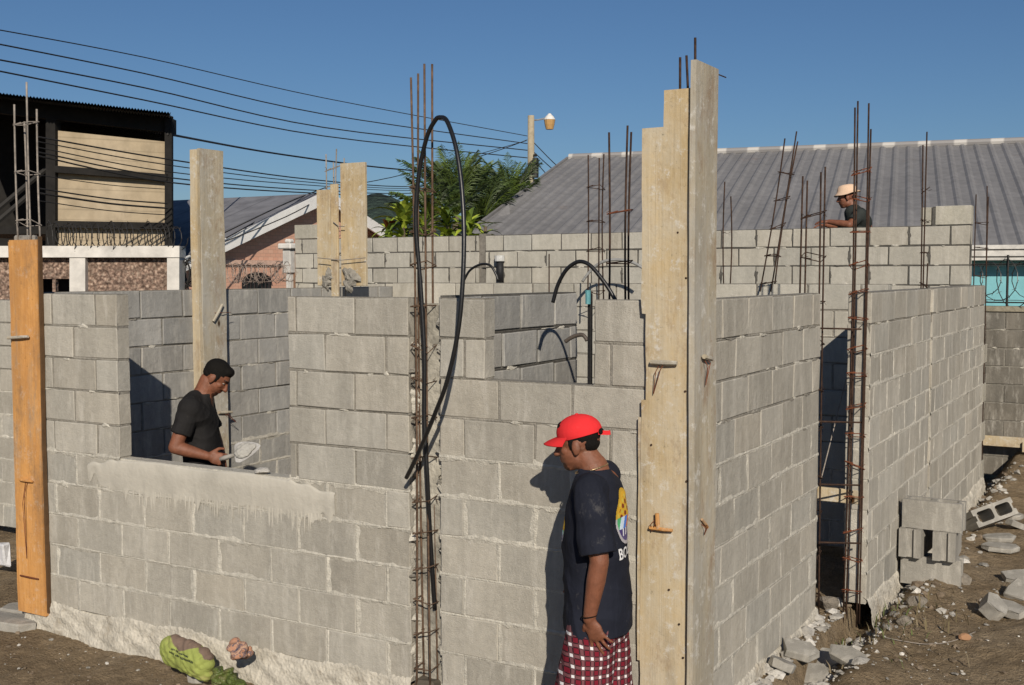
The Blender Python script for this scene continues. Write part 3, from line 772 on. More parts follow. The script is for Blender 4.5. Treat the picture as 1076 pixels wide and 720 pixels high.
sh = [ # px, py, L, W, H, rotz, tilt, label
 (1049,569,.26,.16,.035,12,(4,-3),'upper of two thin broken block slabs lying right of the hollow block'),
 (1051,580,.28,.16,.04,8,(3,2),'lower of two thin broken block slabs lying right of the hollow block'),
 (1074,612,.26,.15,.045,20,(18,-5),'pale broken slab propped at the right edge of the picture'),
 (1080,629,.28,.18,.05,-15,(30,8),'tilted grey slab at the right edge, in front of the pale slab'),
 (1038,648,.16,.16,.10,40,(35,20),'jagged wedge of broken block standing on the bare earth'),
 (1060,648,.24,.15,.06,-10,(12,6),'curved broken block piece right of the jagged wedge'),
 (1066,556,.22,.12,.05,60,(5,20),'small block offcut at the far right beside the rubble'),
 (842,690,.20,.15,.045,25,(20,10),'broken slab leaning in the rubble at the foot of the near side wall'),
 (868,700,.26,.17,.05,50,(16,-14),'long broken slab resting on the rubble at the bottom of the picture'),
 (893,697,.26,.15,.045,-28,(14,12),'grey broken slab tipped toward the earth right of the rubble'),
 (852,716,.22,.17,.05,10,(24,-6),'nearest broken slab at the bottom edge below the side wall'),
 (820,706,.18,.14,.05,75,(10,22),'small slab half buried in rubble below the side wall'),
 (1010,528,.20,.12,.05,20,(10,8),'pale offcut behind the block stack against the far wall foot'),
 (1060,545,.24,.14,.045,-30,(8,5),'grey slab lying flat behind the two thin slabs'),
]
for i, (px_, py_, L_, W_, H_, rz, tl, lb) in enumerate(sh):
    o_ = shard(50+i, L_, W_, H_); p = gat(px_, py_, .005+.25*H_)
    ob = o_.build('block_shard', m_chunk, base=(0,0,0)); ob.location = [float(q_) for q_ in p]; ob.rotation_euler = (math.radians(tl[0]), math.radians(tl[1]), math.radians(rz))
    tag(ob, lb, 'shard', 'broken block pieces')
m_stone = mat_simple('dusty_stone', (.27,.235,.19), .95, .4, 25, .01, 90)
m_stone_w = mat_simple('white_mortar_lump', (.50,.475,.43), .95, .3, 25, .012, 90)
st = [(934,612,.10,.09,.09,m_stone_w,'large white mortar lump beside the base of the block stack'),
 (965,635,.09,.07,.05,m_stone,'brown stone in front of the block stack'),
 (1012,612,.07,.06,.05,m_stone,'grey stone at the right foot of the block stack'),
 (993,649,.03,.03,.02,m_stone_w,'tiny pale pebble on the open earth below the stack'),
 (1014,672,.045,.04,.03,mat_simple('orange_stone',(.36,.2,.11),.95,.3),'orange brown stone on the earth near the lower right'),
 (880,662,.05,.05,.04,m_stone_w,'white lump in the weeds by the door gap'),
 (905,640,.06,.06,.06,m_stone_w,'white mortar lump at the foot of the tall rebar column'),
 (1022,520,.08,.07,.05,m_stone,'dusty stone near the far end of the side wall'),
 (950,655,.06,.05,.04,m_stone,'dark stone in the rubble left of the open earth'),
 (870,640,.09,.08,.07,m_stone,'stone blocking the bottom of the door gap')]
for i, (px_, py_, a, b, c_, mt, lb) in enumerate(st):
    p = gat(px_, py_, c_*.35); put(rock(100+i, (a,b,c_)), 'stone', lb, 'stone', p, (0,0,random.uniform(0,360)), 'stones on the earth', mt)
# uncountable rubble and gravel along the wall foot and over the earth
m_ = MB()
protos = []
for k in range(6):
    me = rock(300+k, (1,1,.75), .5, 1); protos.append(([tuple(v.co) for v in me.vertices], [tuple(f.vertices) for f in me.polygons])); bpy.data.meshes.remove(me)
def scatter(m_, n, fx, rlo, rhi, cols, zoff=.2):
    for _ in range(n):
        x, y = fx(); r_ = rlo*(rhi/rlo)**(random.random()**2.2); v, f = random.choice(protos)
        a = random.uniform(0,6.28); ca, sa = math.cos(a), math.sin(a); z = float(gz(x, y))+r_*zoff
        sx, sy, sz = random.uniform(.7,1.3), random.uniform(.7,1.3), random.uniform(.5,1)
        cc = random.choice(cols); k = random.uniform(.75,1.2)
        m_.add([(x+r_*(p[0]*sx*ca-p[1]*sy*sa), y+r_*(p[0]*sx*sa+p[1]*sy*ca), z+r_*p[2]*sz) for p in v], f, 0, tuple(q_*k for q_ in cc))
grey, pale, brown = (.34,.32,.285), (.5,.475,.43), (.2,.155,.11)
scatter(m_, 650, lambda: (abs(random.gauss(.12,.14))+.02, random.uniform(.3,2.5)), .008, .06, [pale,pale,grey])
scatter(m_, 500, lambda: (.26+abs(random.gauss(0,.16)), random.uniform(2.3,8.2)), .008, .06, [pale,grey,grey,brown])
scatter(m_, 300, lambda: (random.uniform(.1,1.0), random.uniform(1.4,3.6)), .006, .035, [pale,grey,brown,brown])
scatter(m_, 500, lambda: (random.uniform(.2,3.5), random.uniform(1.0,9)), .004, .03, [grey,brown,brown,pale])
scatter(m_, 500, lambda: (random.uniform(-5.5,.5), -abs(random.gauss(.1,.35))-.06), .004, .02, [brown,brown,grey,pale])
scatter(m_, 200, lambda: (random.uniform(.8,2.6), random.uniform(6,8.4)), .01, .09, [grey,brown,pale])
q = N('rubble'); c = q.mix(q.attr(), q.ramp(q.noise(40, detail=4), [(.3,.7),(.7,1.1)]), 1, 'MULTIPLY')
m_rub = q.out(c, .95, q.noise(120, detail=3), .006, .8, spec=.1)
tag(m_.build('rubble', m_rub), 'loose mortar rubble and gravel along the wall foot', 'rubble', kind='stuff')
# weeds and dry twigs by the door gap
m_ = MB()
for k in range(110):
    x, y = random.gauss(.42,.2), random.gauss(2.5,.4)
    if x < .1: continue
    z = float(gz(x,y)); h_ = random.uniform(.03,.11); a = random.uniform(0,6.28); l = random.uniform(.01,.06)
    p0 = np.array([x,y,z]); p1 = p0+np.array([math.cos(a)*l*.5, math.sin(a)*l*.5, h_*.7]); p2 = p0+np.array([math.cos(a)*l*1.6, math.sin(a)*l*1.6, h_])
    s_ = np.array([-math.sin(a), math.cos(a), 0])*random.uniform(.002,.006)
    gcol = random.choice([(.10,.13,.04),(.16,.13,.07),(.20,.16,.10)])
    m_.add([p0-s_,p0+s_,p1+s_,p1-s_,p2], [(0,1,2,3),(3,2,4)], 0, gcol)
q = N('dry_weeds'); m_weed = q.out(q.attr(), .9)
tag(m_.build('weeds', m_weed), 'sparse dry weeds in the rubble by the door gap', 'weeds', kind='stuff')
# plank at the foot of the boundary wall
m_ = MB(); a = on(1033,462,1,8.55); m_.cbox((-.02,8.52,a[2]-.06), (1.32,8.56,a[2]+.05), .004)
m_.cbox((.52,8.48,a[2]-.10), (2.2,8.518,a[2]+.01), .004)
tag(m_.build('plank', m_wood_p, base=(1.3,8.54,a[2])), 'pale planks lying along the foot of the dark boundary wall', 'plank')
# loose wire on the earth
m_ = MB(); pts = [gat(a, b, .012) for a, b in ((930,672),(950,676),(975,679),(1000,676),(1025,666))]
m_.tube(spline(pts, 6), .0025, 5); tag(m_.build('wire', m_rebar_lit, base=pts[0]), 'pale loose wire lying across the bare earth', 'wire')
# left foot: broken block and rags
p = gat(30,648); ob = shard(77,.34,.2,.07).build('block_shard', m_chunk, base=(0,0,0)); ob.location = p+np.array([0,0,.0]); ob.rotation_euler = (.05,.04,.5)
tag(ob, 'upper grey slab at the foot of the orange board', 'shard', 'broken block pieces')
p = gat(15,656); ob = shard(78,.40,.26,.08).build('block_shard', m_chunk, base=(0,0,0)); ob.location = p+np.array([0,0,-.03]); ob.rotation_euler = (.02,.05,.2)
tag(ob, 'lower flat grey slab at the foot of the orange board', 'shard', 'broken block pieces')
p = gat(50,655); ob = shard(79,.16,.12,.06).build('wood_offcut', m_wood_o, base=(0,0,0)); ob.location = p; ob.rotation_euler = (.3,.2,1.0)
tag(ob, 'orange wood offcut lying under the left corner of the wall', 'offcut')
p = gat(209,715); ob = shard(81,.10,.10,.07).build('block_shard', m_chunk, base=(0,0,0)); ob.location = p; ob.rotation_euler = (.1,.0,.3)
tag(ob, 'small grey block piece in front of the green bag', 'shard', 'broken block pieces')
m_ = MB(); p = on(3,582,1,.8); m_.cbox((p[0]-.09,p[1]-.02,p[2]-.08), (p[0]+.06,p[1]+.02,p[2]+.07), .012, 0, (1,1,1), None, .03)
tag(m_.build('scrap', hexmat('white_scrap', (.7,.7,.72), .6), base=p), 'white plastic scrap at the left edge beside the orange board', 'scrap')

# ================================================================ background
def quadbox(mb, A, B, C, D, depth, mi=0, col=(1,1,1)):
    """slab: quad A B C D (seen face) pushed back by vector depth"""
    A, B, C, D = [np.array(p, float) for p in (A, B, C, D)]; d = np.array(depth, float)
    vs = [A,B,C,D,A+d,B+d,C+d,D+d]
    mb.add(vs, [(0,1,2,3),(7,6,5,4),(0,4,5,1),(1,5,6,2),(2,6,7,3),(3,7,4,0)], mi, col)
def zset(p, z): p = np.array(p, float); p[2] = z; return p
FH = np.array([FW[0], FW[1], 0]); FH /= np.linalg.norm(FH)
m_white = mat_simple('weathered_white_paint', (.62,.60,.56), .85, .3, 6, .003, 60)
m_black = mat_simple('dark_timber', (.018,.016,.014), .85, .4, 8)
# ---- big grey metal roof
RA = at(598,165,36.3); 
rd = RT[:2]*12.6+FH[:2]*(-4.3); rd = np.array([rd[0], rd[1], 0]); rd /= np.linalg.norm(rd)      # ridge direction (to the right)
pd = np.array([rd[1], -rd[0], 0])                                                            # down slope, toward the viewer
zr, ze, wd = RA[2]-.05, 2.62, 10.6
t_hall = thing('metal_roof_building', 'long building under a huge grey corrugated metal roof with a teal wall', 'building', zset(RA+pd*5+rd*10, 0))
m_ = MB(); Lr = 42.; per = .36; vs = []; prof = [(0,0),(.05,.0),(.11,.036),(.17,.036),(.24,0),(.31,.0)]
cols = []; x = 0
while x < Lr:
    for a, h_ in prof: cols.append((x+a, h_))
    x += per
nrm_s = np.array([pd[0]*(zr-ze)/wd, pd[1]*(zr-ze)/wd, 1.]); nrm_s /= np.linalg.norm(nrm_s)
rows_ = 3
for (x, h_) in cols:
    for j in range(rows_+1):
        s_ = j/rows_; b_ = RA+rd*x+pd*wd*s_; b_[2] = zr+(ze-zr)*s_; vs.append(b_+nrm_s*h_+np.array([0,0,.012*math.sin(x*.9+j*2)]))
k = rows_+1
fs = [(i*k+j, (i+1)*k+j, (i+1)*k+j+1, i*k+j+1) for i in range(len(cols)-1) for j in range(rows_)]
m_.add(vs, fs)
# back slope
B0, B1 = RA+rd*0, RA+rd*Lr; B2, B3 = B1-pd*wd, B0-pd*wd
B0[2]=B1[2]=zr-.02; B2[2]=B3[2]=ze; m_.add([B0,B1,B2,B3], [(0,3,2,1)])
q = N('grey_zinc_roof')
c = q.ramp(q.noise(1.0, q.sc((.35,.35,.35)), detail=5, rough=.65), [(.3,(.185,.180,.178)),(.7,(.235,.229,.227))])
c = q.mix(c, q.ramp(q.noise(4, detail=6, rough=.7), [(.35,.82),(.65,1.06)]), 1, 'MULTIPLY'); c = q.mix(c, (.20,.135,.10), q.ramp(q.noise(.55, detail=8, rough=.75), [(.60,0),(.75,.5)]))
m_roof = q.out(c, .62, None, metal=.0, spec=.35)
m_.build('roof', m_roof, t_hall)
m_ = MB()
q = N('ridge_sheet'); X_ = q.xyz(); st = q.math('FRACT', q.math('MULTIPLY', X_[0], 1.05)); c = q.mix((.25,.24,.235), (.47,.45,.42), q.ramp(st, [(.45,0),(.5,1),(.8,1),(.85,0)])); m_ridge = q.out(c, .7)
A_, B_ = RA.copy(), RA+rd*Lr; A_[2]=B_[2]=zr+.05
m_.tube([A_, B_], .10, 8)
m_.build('ridge_cap', m_ridge, t_hall)
# verge edge at the left, gutter and teal wall
m_ = MB(); e0 = RA.copy(); e0[2] = zr; e1 = RA+pd*wd; e1[2] = ze
quadbox(m_, e0+np.array([0,0,.06]), e1+np.array([0,0,.06]), e1-np.array([0,0,.14]), e0-np.array([0,0,.14]), -rd*.08); m_.build('verge_board', m_roof, t_hall)
m_ = MB(); g0 = RA+pd*(wd+.05); g1 = g0+rd*Lr; 
for z0_, z1_, o_ in ((ze-.02,ze+.06,.10),(ze-.16,ze-.02,.05),(ze-.24,ze-.16,.0)):
    a, b = zset(g0+pd*o_, z0_), zset(g1+pd*o_, z0_); quadbox(m_, zset(a,z1_), a, b, zset(b,z1_), -pd*.12)
m_.build('gutter', m_white, t_hall)
m_ = MB(); a, b = g0-pd*.55, g1-pd*.55; quadbox(m_, zset(a,ze-.1), zset(a,-.1), zset(b,-.1), zset(b,ze-.1), -pd*.2)
a2, b2 = g0-pd*.56-pd*(wd*2-1.2), g0-pd*.56
m_.build('wall', mat_simple('teal_paint', (.20,.47,.52), .8, .15, 3), t_hall)
m_ = MB(); a = g0-pd*.6+rd*.1; b = a-pd*(2*wd-1.3); mid = (a+b)/2
m_.add([zset(a,0), zset(b,0), zset(b,ze-.1), zset(mid,zr-.15), zset(a,ze-.1)], [(0,1,2,3,4)])
m_.build('gable_wall', mat_simple('grey_render', (.2,.2,.2), .9), t_hall)
# small lower roof by its left end
t_low = thing('lean_to_roof', 'small grey lean-to roof tucked beside the left verge of the big metal roof', 'roof', zset(at(520,235,30),0))
m_ = MB(); A_, B_, C_, D_ = at(535,214,30), at(537,246,29), at(480,268,28), at(492,246,29); quadbox(m_, A_, B_, C_, D_, FH*.5); m_.build('roof', m_roof, t_low)
m_ = MB()
for pp in (B_, C_): m_.box((pp[0]-.06,pp[1]+.1,-.1),(pp[0]+.06,pp[1]+.22,pp[2]-.03))
m_.build('post', m_black, t_low)

# ---- gabled house with pink brick end
t_h = thing('gabled_house', 'gabled house with white barge board, grey roof and pink brick end wall', 'house', (-16.5,13,0))
XA = -14.76; ap = np.array([XA, 15.6, 0]); ap = at(345,203,26.0); ev = at(188,278,22.08)
apx, apy, apz = ap; evx, evy, evz = XA, ev[1], ev[2]
m_ = MB(); Lh = 16.
def rp(s_, k, dz=0): return np.array([apx-k, apy+(evy-apy)*s_, apz+(evz-apz)*s_+dz])
vs = []; nk = 40
for i in range(nk+1):
    for s_ in (0, .5, 1.06): vs.append(rp(s_, Lh*i/nk, .0))
m_.add(vs, [(i*3+j, i*3+j+1, (i+1)*3+j+1, (i+1)*3+j) for i in range(nk) for j in (0,1)])
bw = apy-evy
m_.add([rp(0,0), rp(0,Lh), rp(0,Lh)+np.array([0,bw*1.06,-(apz-evz)*1.06]), rp(0,0)+np.array([0,bw*1.06,-(apz-evz)*1.06])], [(0,1,2,3)])
q = N('grey_sheet_roof'); X_ = q.xyz()
st = q.math('FRACT', q.math('MULTIPLY', X_[0], 1.1))
c = q.mix((.20,.20,.215), q.ramp(st, [(.0,.55),(.08,1),(1,1)]), 1, 'MULTIPLY'); c = q.mix(c, q.ramp(q.noise(2.5, detail=6), [(.3,.7),(.7,1.15)]), 1, 'MULTIPLY')
m_.build('roof', q.out(c, .6), t_h)
m_ = MB()
for s0, s1 in ((-.0, 1.07),):
    a, b = rp(s0, 0, .06), rp(s1, 0, .06); quadbox(m_, a, b, b-np.array([0,0,.27]), a-np.array([0,0,.27]), (-.05,0,0))
    a2 = rp(0,0,.06); b2 = a2+np.array([0,bw*1.07,-(apz-evz)*1.07]); quadbox(m_, b2, a2, a2-np.array([0,0,.27]), b2-np.array([0,0,.27]), (-.05,0,0))
m_.build('barge_board', mat_simple('white_paint', (.78,.77,.75), .6, .1, 5), t_h)
wx = XA-.42
m_ = MB(); m_.add([(wx,evy+.2,-.1),(wx,apy*2-evy-.2,-.1),(wx,apy*2-evy-.2,evz-.0),(wx,apy,apz-.1),(wx,evy+.2,evz-.0)], [(0,1,2,3,4)])
m_.add([(wx-.01,evy+.2,-.1),(wx-14,evy+.2,-.1),(wx-14,evy+.2,evz),(wx-.01,evy+.2,evz)], [(0,1,2,3)])
q = N('pink_brick'); X_ = q.xyz(); 
cb = q.n('ShaderNodeCombineXYZ'); q.link(X_[1], cb.inputs[0]); q.link(X_[2], cb.inputs[1])
br = q.n('ShaderNodeTexBrick'); br.inputs['Scale'].default_value = 3.2; br.inputs['Color1'].default_value = (.56,.31,.22,1); br.inputs['Color2'].default_value = (.60,.36,.26,1); br.inputs['Mortar'].default_value = (.40,.25,.19,1); br.inputs['Mortar Size'].default_value = .015
q.link(cb.outputs[0], br.inputs['Vector']); m_.build('wall', q.out(br.outputs['Color'], .9), t_h)
# arched dark window with grille on the end wall
wa = on(254,298,0,wx+.02); wb = on(285,298,0,wx+.02); wt = on(267,286,0,wx+.02)
m_ = MB(); n_ = 16; cy_, ry = (wa[1]+wb[1])/2, abs(wb[1]-wa[1])/2; rz = wt[2]-wa[2]
ring = [(wx+.02, cy_+ry*math.cos(math.pi*i/n_), wa[2]+rz*math.sin(math.pi*i/n_)) for i in range(n_+1)]
m_.add(ring+[(wx+.02, cy_-ry, wa[2]-1.2), (wx+.02, cy_+ry, wa[2]-1.2)], [tuple(range(n_+3))]); win = m_.build('window', hexmat('dark_glass', (.02,.018,.018), .3), t_h)
m_ = MB()
for i in range(1, 8):
    y_ = cy_-ry+2*ry*i/8; m_.tube([(wx+.06,y_,wa[2]-1.2),(wx+.06,y_,wa[2]+rz*math.sqrt(max(0,1-((y_-cy_)/ry)**2)))], .012, 5)
for i in range(3): m_.tube([(wx+.06,cy_+ry*math.cos(math.pi*j/10)*(i+1)/3.2,wa[2]+rz*math.sin(math.pi*j/10)*(i+1)/3.2) for j in range(11)], .012, 5)
m_.build('grille', hexmat('dark_iron', (.04,.03,.03), .5), win)
# band course and lattice screen on the end wall
m_ = MB(); p = on(270,276,0,wx+.06); m_.box((wx+.003,evy+.4,p[2]-.05),(wx+.06,apy+6,p[2]+.05))
m_.build('band', mat_simple('pale_pink', (.62,.42,.33), .9), t_h)
# ornate white pillar
c0, c1 = at(300,300,20), at(304,250,20)
t_pil = thing('gate_pillar', 'weathered white ornamental pillar in front of the pink brick end wall', 'pillar', zset(c0,0))
m_ = MB(); x_, y_ = c1[0], c1[1]
m_.cbox((x_-.05,y_-.05,-.1),(x_+.05,y_+.05,c1[2]-.55), .01); m_.cbox((x_-.09,y_-.09,c1[2]-.62),(x_+.09,y_+.09,c1[2]-.20), .015); m_.build('shaft', m_white, t_pil)
m_ = MB(); m_.cbox((x_-.15,y_-.15,c1[2]-.20),(x_+.15,y_+.15,c1[2]-.10), .02); m_.cbox((x_-.07,y_-.07,c1[2]-.098),(x_+.07,y_+.07,c1[2]-.02), .03); m_.build('capital', m_white, t_pil)
m_ = MB(); c2 = at(309,260,20); m_.box((c2[0]-.05,c2[1],-.1),(c2[0]+.05,c2[1]+.06,c2[2])); tag(m_.build('wall_edge', mat_simple('rusty_post', (.24,.14,.09), .9), base=zset(c2,-.1)), 'rusty brown post at the left end of the back wall', 'post')

# ---- dark timber shed on the left
P = lambda x, y, k=0: at(x, y, 20+(x-59)/115*1.0+k)
t_sh = thing('timber_shed', 'dark two storey timber shed with beige panels under a corrugated roof', 'shed', zset(P(60,200),0))
m_ = MB(); ca_, cb_ = P(-60,95,.0), P(189,123,.0); SD = cb_-CAM; SD[2] = 0; SD /= np.linalg.norm(SD); SD = np.array([SD[0]*.97-RT[0]*.06, SD[1]*.97-RT[1]*.06, 0]); back = SD*6.0+np.array([0,0,.3]); out_ = -FH*.55
n_ = 150; vs = []
for i in range(n_+1):
    b_ = ca_+(cb_-ca_)*i/n_; h_ = .016*math.cos(i*math.pi)
    vs += [b_+out_+np.array([0,0,h_]), b_+back+np.array([0,0,h_])]
m_.add(vs, [(2*i,2*i+1,2*i+3,2*i+2) for i in range(n_)])
vs2 = [np.array(v)-np.array([0,0,.05]) for v in vs]; m_.add(vs2, [(2*i+2,2*i+3,2*i+1,2*i) for i in range(n_)])
m_.build('roof', mat_simple('dark_tin', (.05,.048,.05), .6, .4, 4), t_sh)
def post(x0, x1, y0, y1, k=0, dep=.25, mat=m_black, name='post'):
    m_ = MB(); quadbox(m_, P(x0,y0,k), P(x0,y1,k), P(x1,y1,k), P(x1,y0,k), FH*dep); return m_.build(name, mat, t_sh)
post(48,58,112,262); post(173,180.5,122,262,0,.1)
post(58,173,133,139,.02,.2,name='beam') if False else None
m_ = MB(); quadbox(m_, P(-60,97,.05), P(-60,112,.05), P(182,140,.05), P(182,125,.05), FH*.2); m_.build('beam', m_black, t_sh)
for (xa_, ya0, ya1, yb0, yb1) in ((57,174,181,183,190),(57,232,239,234,241)):
    m_ = MB(); quadbox(m_, P(xa_,ya0,-.05), P(xa_,ya1,-.05), P(175,yb1,-.05), P(175,yb0,-.05), FH*.2); m_.build('beam', m_black, t_sh)
q = N('beige_board'); X_ = q.xyz()
c = q.ramp(q.noise(1.0, q.sc((1.6,1.6,.25)), detail=4), [(.3,(.34,.27,.175)),(.7,(.47,.385,.27))])
c = q.mix(c, q.ramp(q.noise(5, detail=5), [(.3,.82),(.7,1.06)]), 1, 'MULTIPLY'); sl = q.math('FRACT', q.math('MULTIPLY', X_[2], 5.5)); c = q.mix(c, q.ramp(sl, [(.0,.72),(.10,1.0),(.9,1.03),(1,.86)]), 1, 'MULTIPLY'); c = q.mix(c, (.20,.16,.11), q.ramp(q.noise(1.0, q.sc((1.3,1.3,.5)), detail=7, rough=.75), [(.55,0),(.75,.6)])); m_beige = q.out(c, .9)
for (y0, y1, y2, y3) in ((137,175,184,149),(180,233,235,189),(238,262,262,240)):
    m_ = MB(); quadbox(m_, P(57,y0,.1), P(57,y1,.1), P(174,y2,.1), P(174,y3,.1), FH*.05); m_.build('panel', m_beige, t_sh)
# the dark open bay at the left: side and back walls of the shed, floor and braces
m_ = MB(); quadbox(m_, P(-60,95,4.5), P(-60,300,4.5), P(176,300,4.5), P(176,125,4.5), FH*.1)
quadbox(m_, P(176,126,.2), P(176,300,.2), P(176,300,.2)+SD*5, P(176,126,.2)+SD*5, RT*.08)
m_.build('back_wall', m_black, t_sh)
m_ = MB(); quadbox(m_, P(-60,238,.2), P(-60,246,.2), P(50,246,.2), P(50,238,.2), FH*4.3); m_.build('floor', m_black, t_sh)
for a, b in (((-5,222),(48,178)),((-5,235),(30,205))):
    m_ = MB(); m_.tube([P(*a,1.2), P(*b,1.2)], .05, 6); m_.build('brace', hexmat('grey_pole', (.03,.028,.026), .8), t_sh)

# ---- white framed wall with pebble panels under the shed
t_pw = thing('pebble_wall', 'white framed boundary wall with brown pebble panels below the timber shed', 'wall', zset(at(90,300,16.5),0))
W = lambda x, y, k=0: at(x, y, 16.5+k)
def wq(x0, x1, y0, y1, k, dep, mat, name):
    m_ = MB(); A_, B_, C_, D_ = W(x0,y0,k), W(x0,y1,k), W(x1,y1,k), W(x1,y0,k)
    quadbox(m_, A_, B_, C_, D_, FH*dep); return m_.build(name, mat, t_pw)
zb_ = 430
m_wwp = mat_simple('white_render', (.66,.63,.58), .9, .25, 5)
wq(-80,188.5,258.5,270.5,-.06,.32,m_wwp,'beam')
wq(73,89.5,270.6,zb_,-.04,.28,m_wwp,'post'); wq(175.5,188.3,270.6,zb_,-.04,.28,m_wwp,'post'); wq(-40,-28,270.6,zb_,-.04,.28,m_wwp,'post')
q = N('pebble_panel'); vz = q.voro(16, out='Color'); dd = q.voro(16)
c = q.ramp(q.math('MULTIPLY', q.noise(1, q.sc((30,30,30)), detail=3), 1), [(.3,(.10,.065,.05)),(.5,(.30,.20,.15)),(.7,(.52,.40,.31))])
c = q.mix(c, q.ramp(dd, [(.2,1),(.7,.45)]), 1, 'MULTIPLY'); m_peb = q.out(c, .9, dd, .03, 1)
wq(89.6,175.4,270.7,zb_,.08,.1,m_peb,'pebble_panel'); wq(-27.9,42,270.7,zb_,.08,.1,m_peb,'pebble_panel'); wq(42,72.9,270.7,293,.08,.1,m_peb,'pebble_panel'); wq(55,58.5,293,zb_,.08,.1,m_peb,'pebble_panel')
wq(42,72.9,293.2,zb_,.5,.1,m_black,'opening_shade')  # black sheet standing in for the shade inside the opening
# ---- dark blue block behind, shade mixed into its wall colour
t_bl = thing('blue_house', 'dark blue house side in shade between the shed and the pale post', 'house', zset(at(196,260,27),0))
m_ = MB(); quadbox(m_, at(150,229,27), at(150,330,27), at(262,330,27), at(262,229,27), FH*4); m_.build('wall', mat_simple('shaded_navy', (.045,.07,.13), .9, .2, 3), t_bl)
m_ = MB(); quadbox(m_, at(205,228,26.6), at(150,262,26.3), at(150,265,26.3), at(262,228,26.6), FH*4); 
m_ = MB(); quadbox(m_, at(148,226.5,26.8), at(148,229.5,26.8), at(264,229.5,26.8), at(264,226.5,26.8), FH*4.4); m_.build('roof', m_roof, t_bl)

# ---- razor wire coils
def razor(label, A, B, r, turns, mat, tube=.006, squash=1.0, barbs=True, strands=True):
    A = np.array(A); B = np.array(B); ax = B-A; L_ = np.linalg.norm(ax); ax /= L_; s_ = np.cross(ax, (0,0,1.)); m_ = MB(); n_ = turns*14; pts = []
    for i in range(n_+1):
        t = i/n_; th = t*turns*2*math.pi; k = 1+.22*math.sin(t*turns*1.7)+.12*math.sin(t*turns*4.3)
        pts.append(A+ax*(L_*t+.03*math.sin(t*19)+r*.8*math.cos(th))+s_*(r*k*math.cos(th)*squash)+np.array([0,0,r*k*math.sin(th)]))
        if barbs and i % 2 == 0:
            p = pts[-1]; v = np.array([random.gauss(0,1) for _ in range(3)]); v *= .03/np.linalg.norm(v); m_.tube([p-v, p+v], tube*.6, 3)
    m_.tube(pts, tube, 4)
    if strands:
        for dz in (-r*.9, r*.8): m_.tube([A+np.array([0,0,dz]), (A+B)/2+np.array([0,0,dz-.02]), B+np.array([0,0,dz])], tube*.7, 4)
    return tag(m_.build('razor_wire', mat, base=A), label, 'razor wire')
razor('tangled razor wire coil along the top of the white pebble wall', at(50,249,16.6), at(190,251,16.6), .19, 26, m_wire, .007)
razor('dark razor wire coil between the pebble wall and the pale post', at(188,287,16.8), at(214,287,16.8), .2, 9, m_wire, .009)
razor('pale razor wire coil crossing in front of the pink brick end wall', at(240,287,15.5), at(306,286,15.5), .12, 16, hexmat('pale_wire', (.3,.24,.2), .6), .005)
razor('razor wire loops on top of the dark right boundary wall before the teal wall', (-.5,8.78,2.03), (4.5,8.78,2.03), .22, 27, m_wire_pale, .005)
t_f = thing('wire_fence', 'iron uprights and rails carrying the razor wire on the right boundary wall', 'fence', (2,8.78,1.76))
for zz in (1.80, 2.22):
    m_ = MB(); m_.tube([(-.6,8.78,zz),(6.5,8.78,zz)], .008, 5); m_.build('rail', m_wire, t_f)
for xx in (-.5,.3,1.02,1.62,2.22,3.0):
    m_ = MB(); m_.tube([(xx,8.78,1.757),(xx,8.78,2.32)], .014, 6); m_.build('upright', m_wire, t_f)

# ---- hills
m_ = MB(); n_ = 80; vs = []
for i in range(n_+1):
    x = -200+800*i/n_
    h_ = 203+24*abs((x-396)/48)**1.6 if 340 < x < 470 else 999
    h_ = min(h_, 232+6*math.sin(x*.013)+3*math.sin(x*.05), 262)
    top = at(x, h_, 260); vs += [zset(at(x,300,215),-2), at(x, (h_+290)/2+6, 238), top, zset(at(x,300,330),-2)]
m_.add(vs, [(i*4+j,(i+1)*4+j,(i+1)*4+j+1,i*4+j+1) for i in range(n_) for j in range(3)])
q = N('wooded_hill'); c = q.ramp(q.noise(.35, detail=8, rough=.75), [(.35,(.020,.035,.030)),(.65,(.045,.07,.052))]); 
tag(m_.build('hills', q.out(c, .95, q.noise(.5, detail=6), 2.0, 1), smooth=True), 'wooded dark green hill on the horizon', None, kind='structure')

# ---- street lamp pole and power lines
d0 = 46; base = zset(at(558,175,d0), 0); topz = at(557,122,d0)[2]
t_lp = thing('street_lamp', 'wooden utility pole with a street lamp on a short arm above the palms', 'street lamp', base)
m_ = MB(); m_.tube([(base[0],base[1],-.1),(base[0],base[1],topz)], [.17,.13], 12); m_.build('pole', mat_simple('pole_timber', (.40,.34,.24), .9, .3, 4), t_lp, smooth=True)
lp = at(577.5,127,d0)
m_ = MB(); m_.tube(spline([(base[0],base[1],topz-.18), at(566,126,d0), at(574,124,d0)], 5), .035, 6); m_.build('arm', hexmat('grey_steel', (.25,.25,.25), .5), t_lp)
m_ = MB(); zt = at(577,119.5,d0)[2]; z1_ = at(577,126,d0)[2]; z2_ = at(577,136,d0)[2]
m_.tube([(lp[0],lp[1],z1_),(lp[0],lp[1],(z1_+zt)/2),(lp[0],lp[1],zt-.06),(lp[0],lp[1],zt)], [.24,.17,.10,.05], 12); lh = m_.build('lamp_housing', mat_simple('pale_aluminium', (.7,.68,.64), .4, .1), t_lp)
m_ = MB(); m_.tube([(lp[0],lp[1],z2_),(lp[0],lp[1],(z1_+z2_)/2),(lp[0],lp[1],z1_)], [.15,.20,.23], 12); m_.build('lamp_globe', mat_simple('amber_lens', (.50,.30,.12), .3, .15), lh)
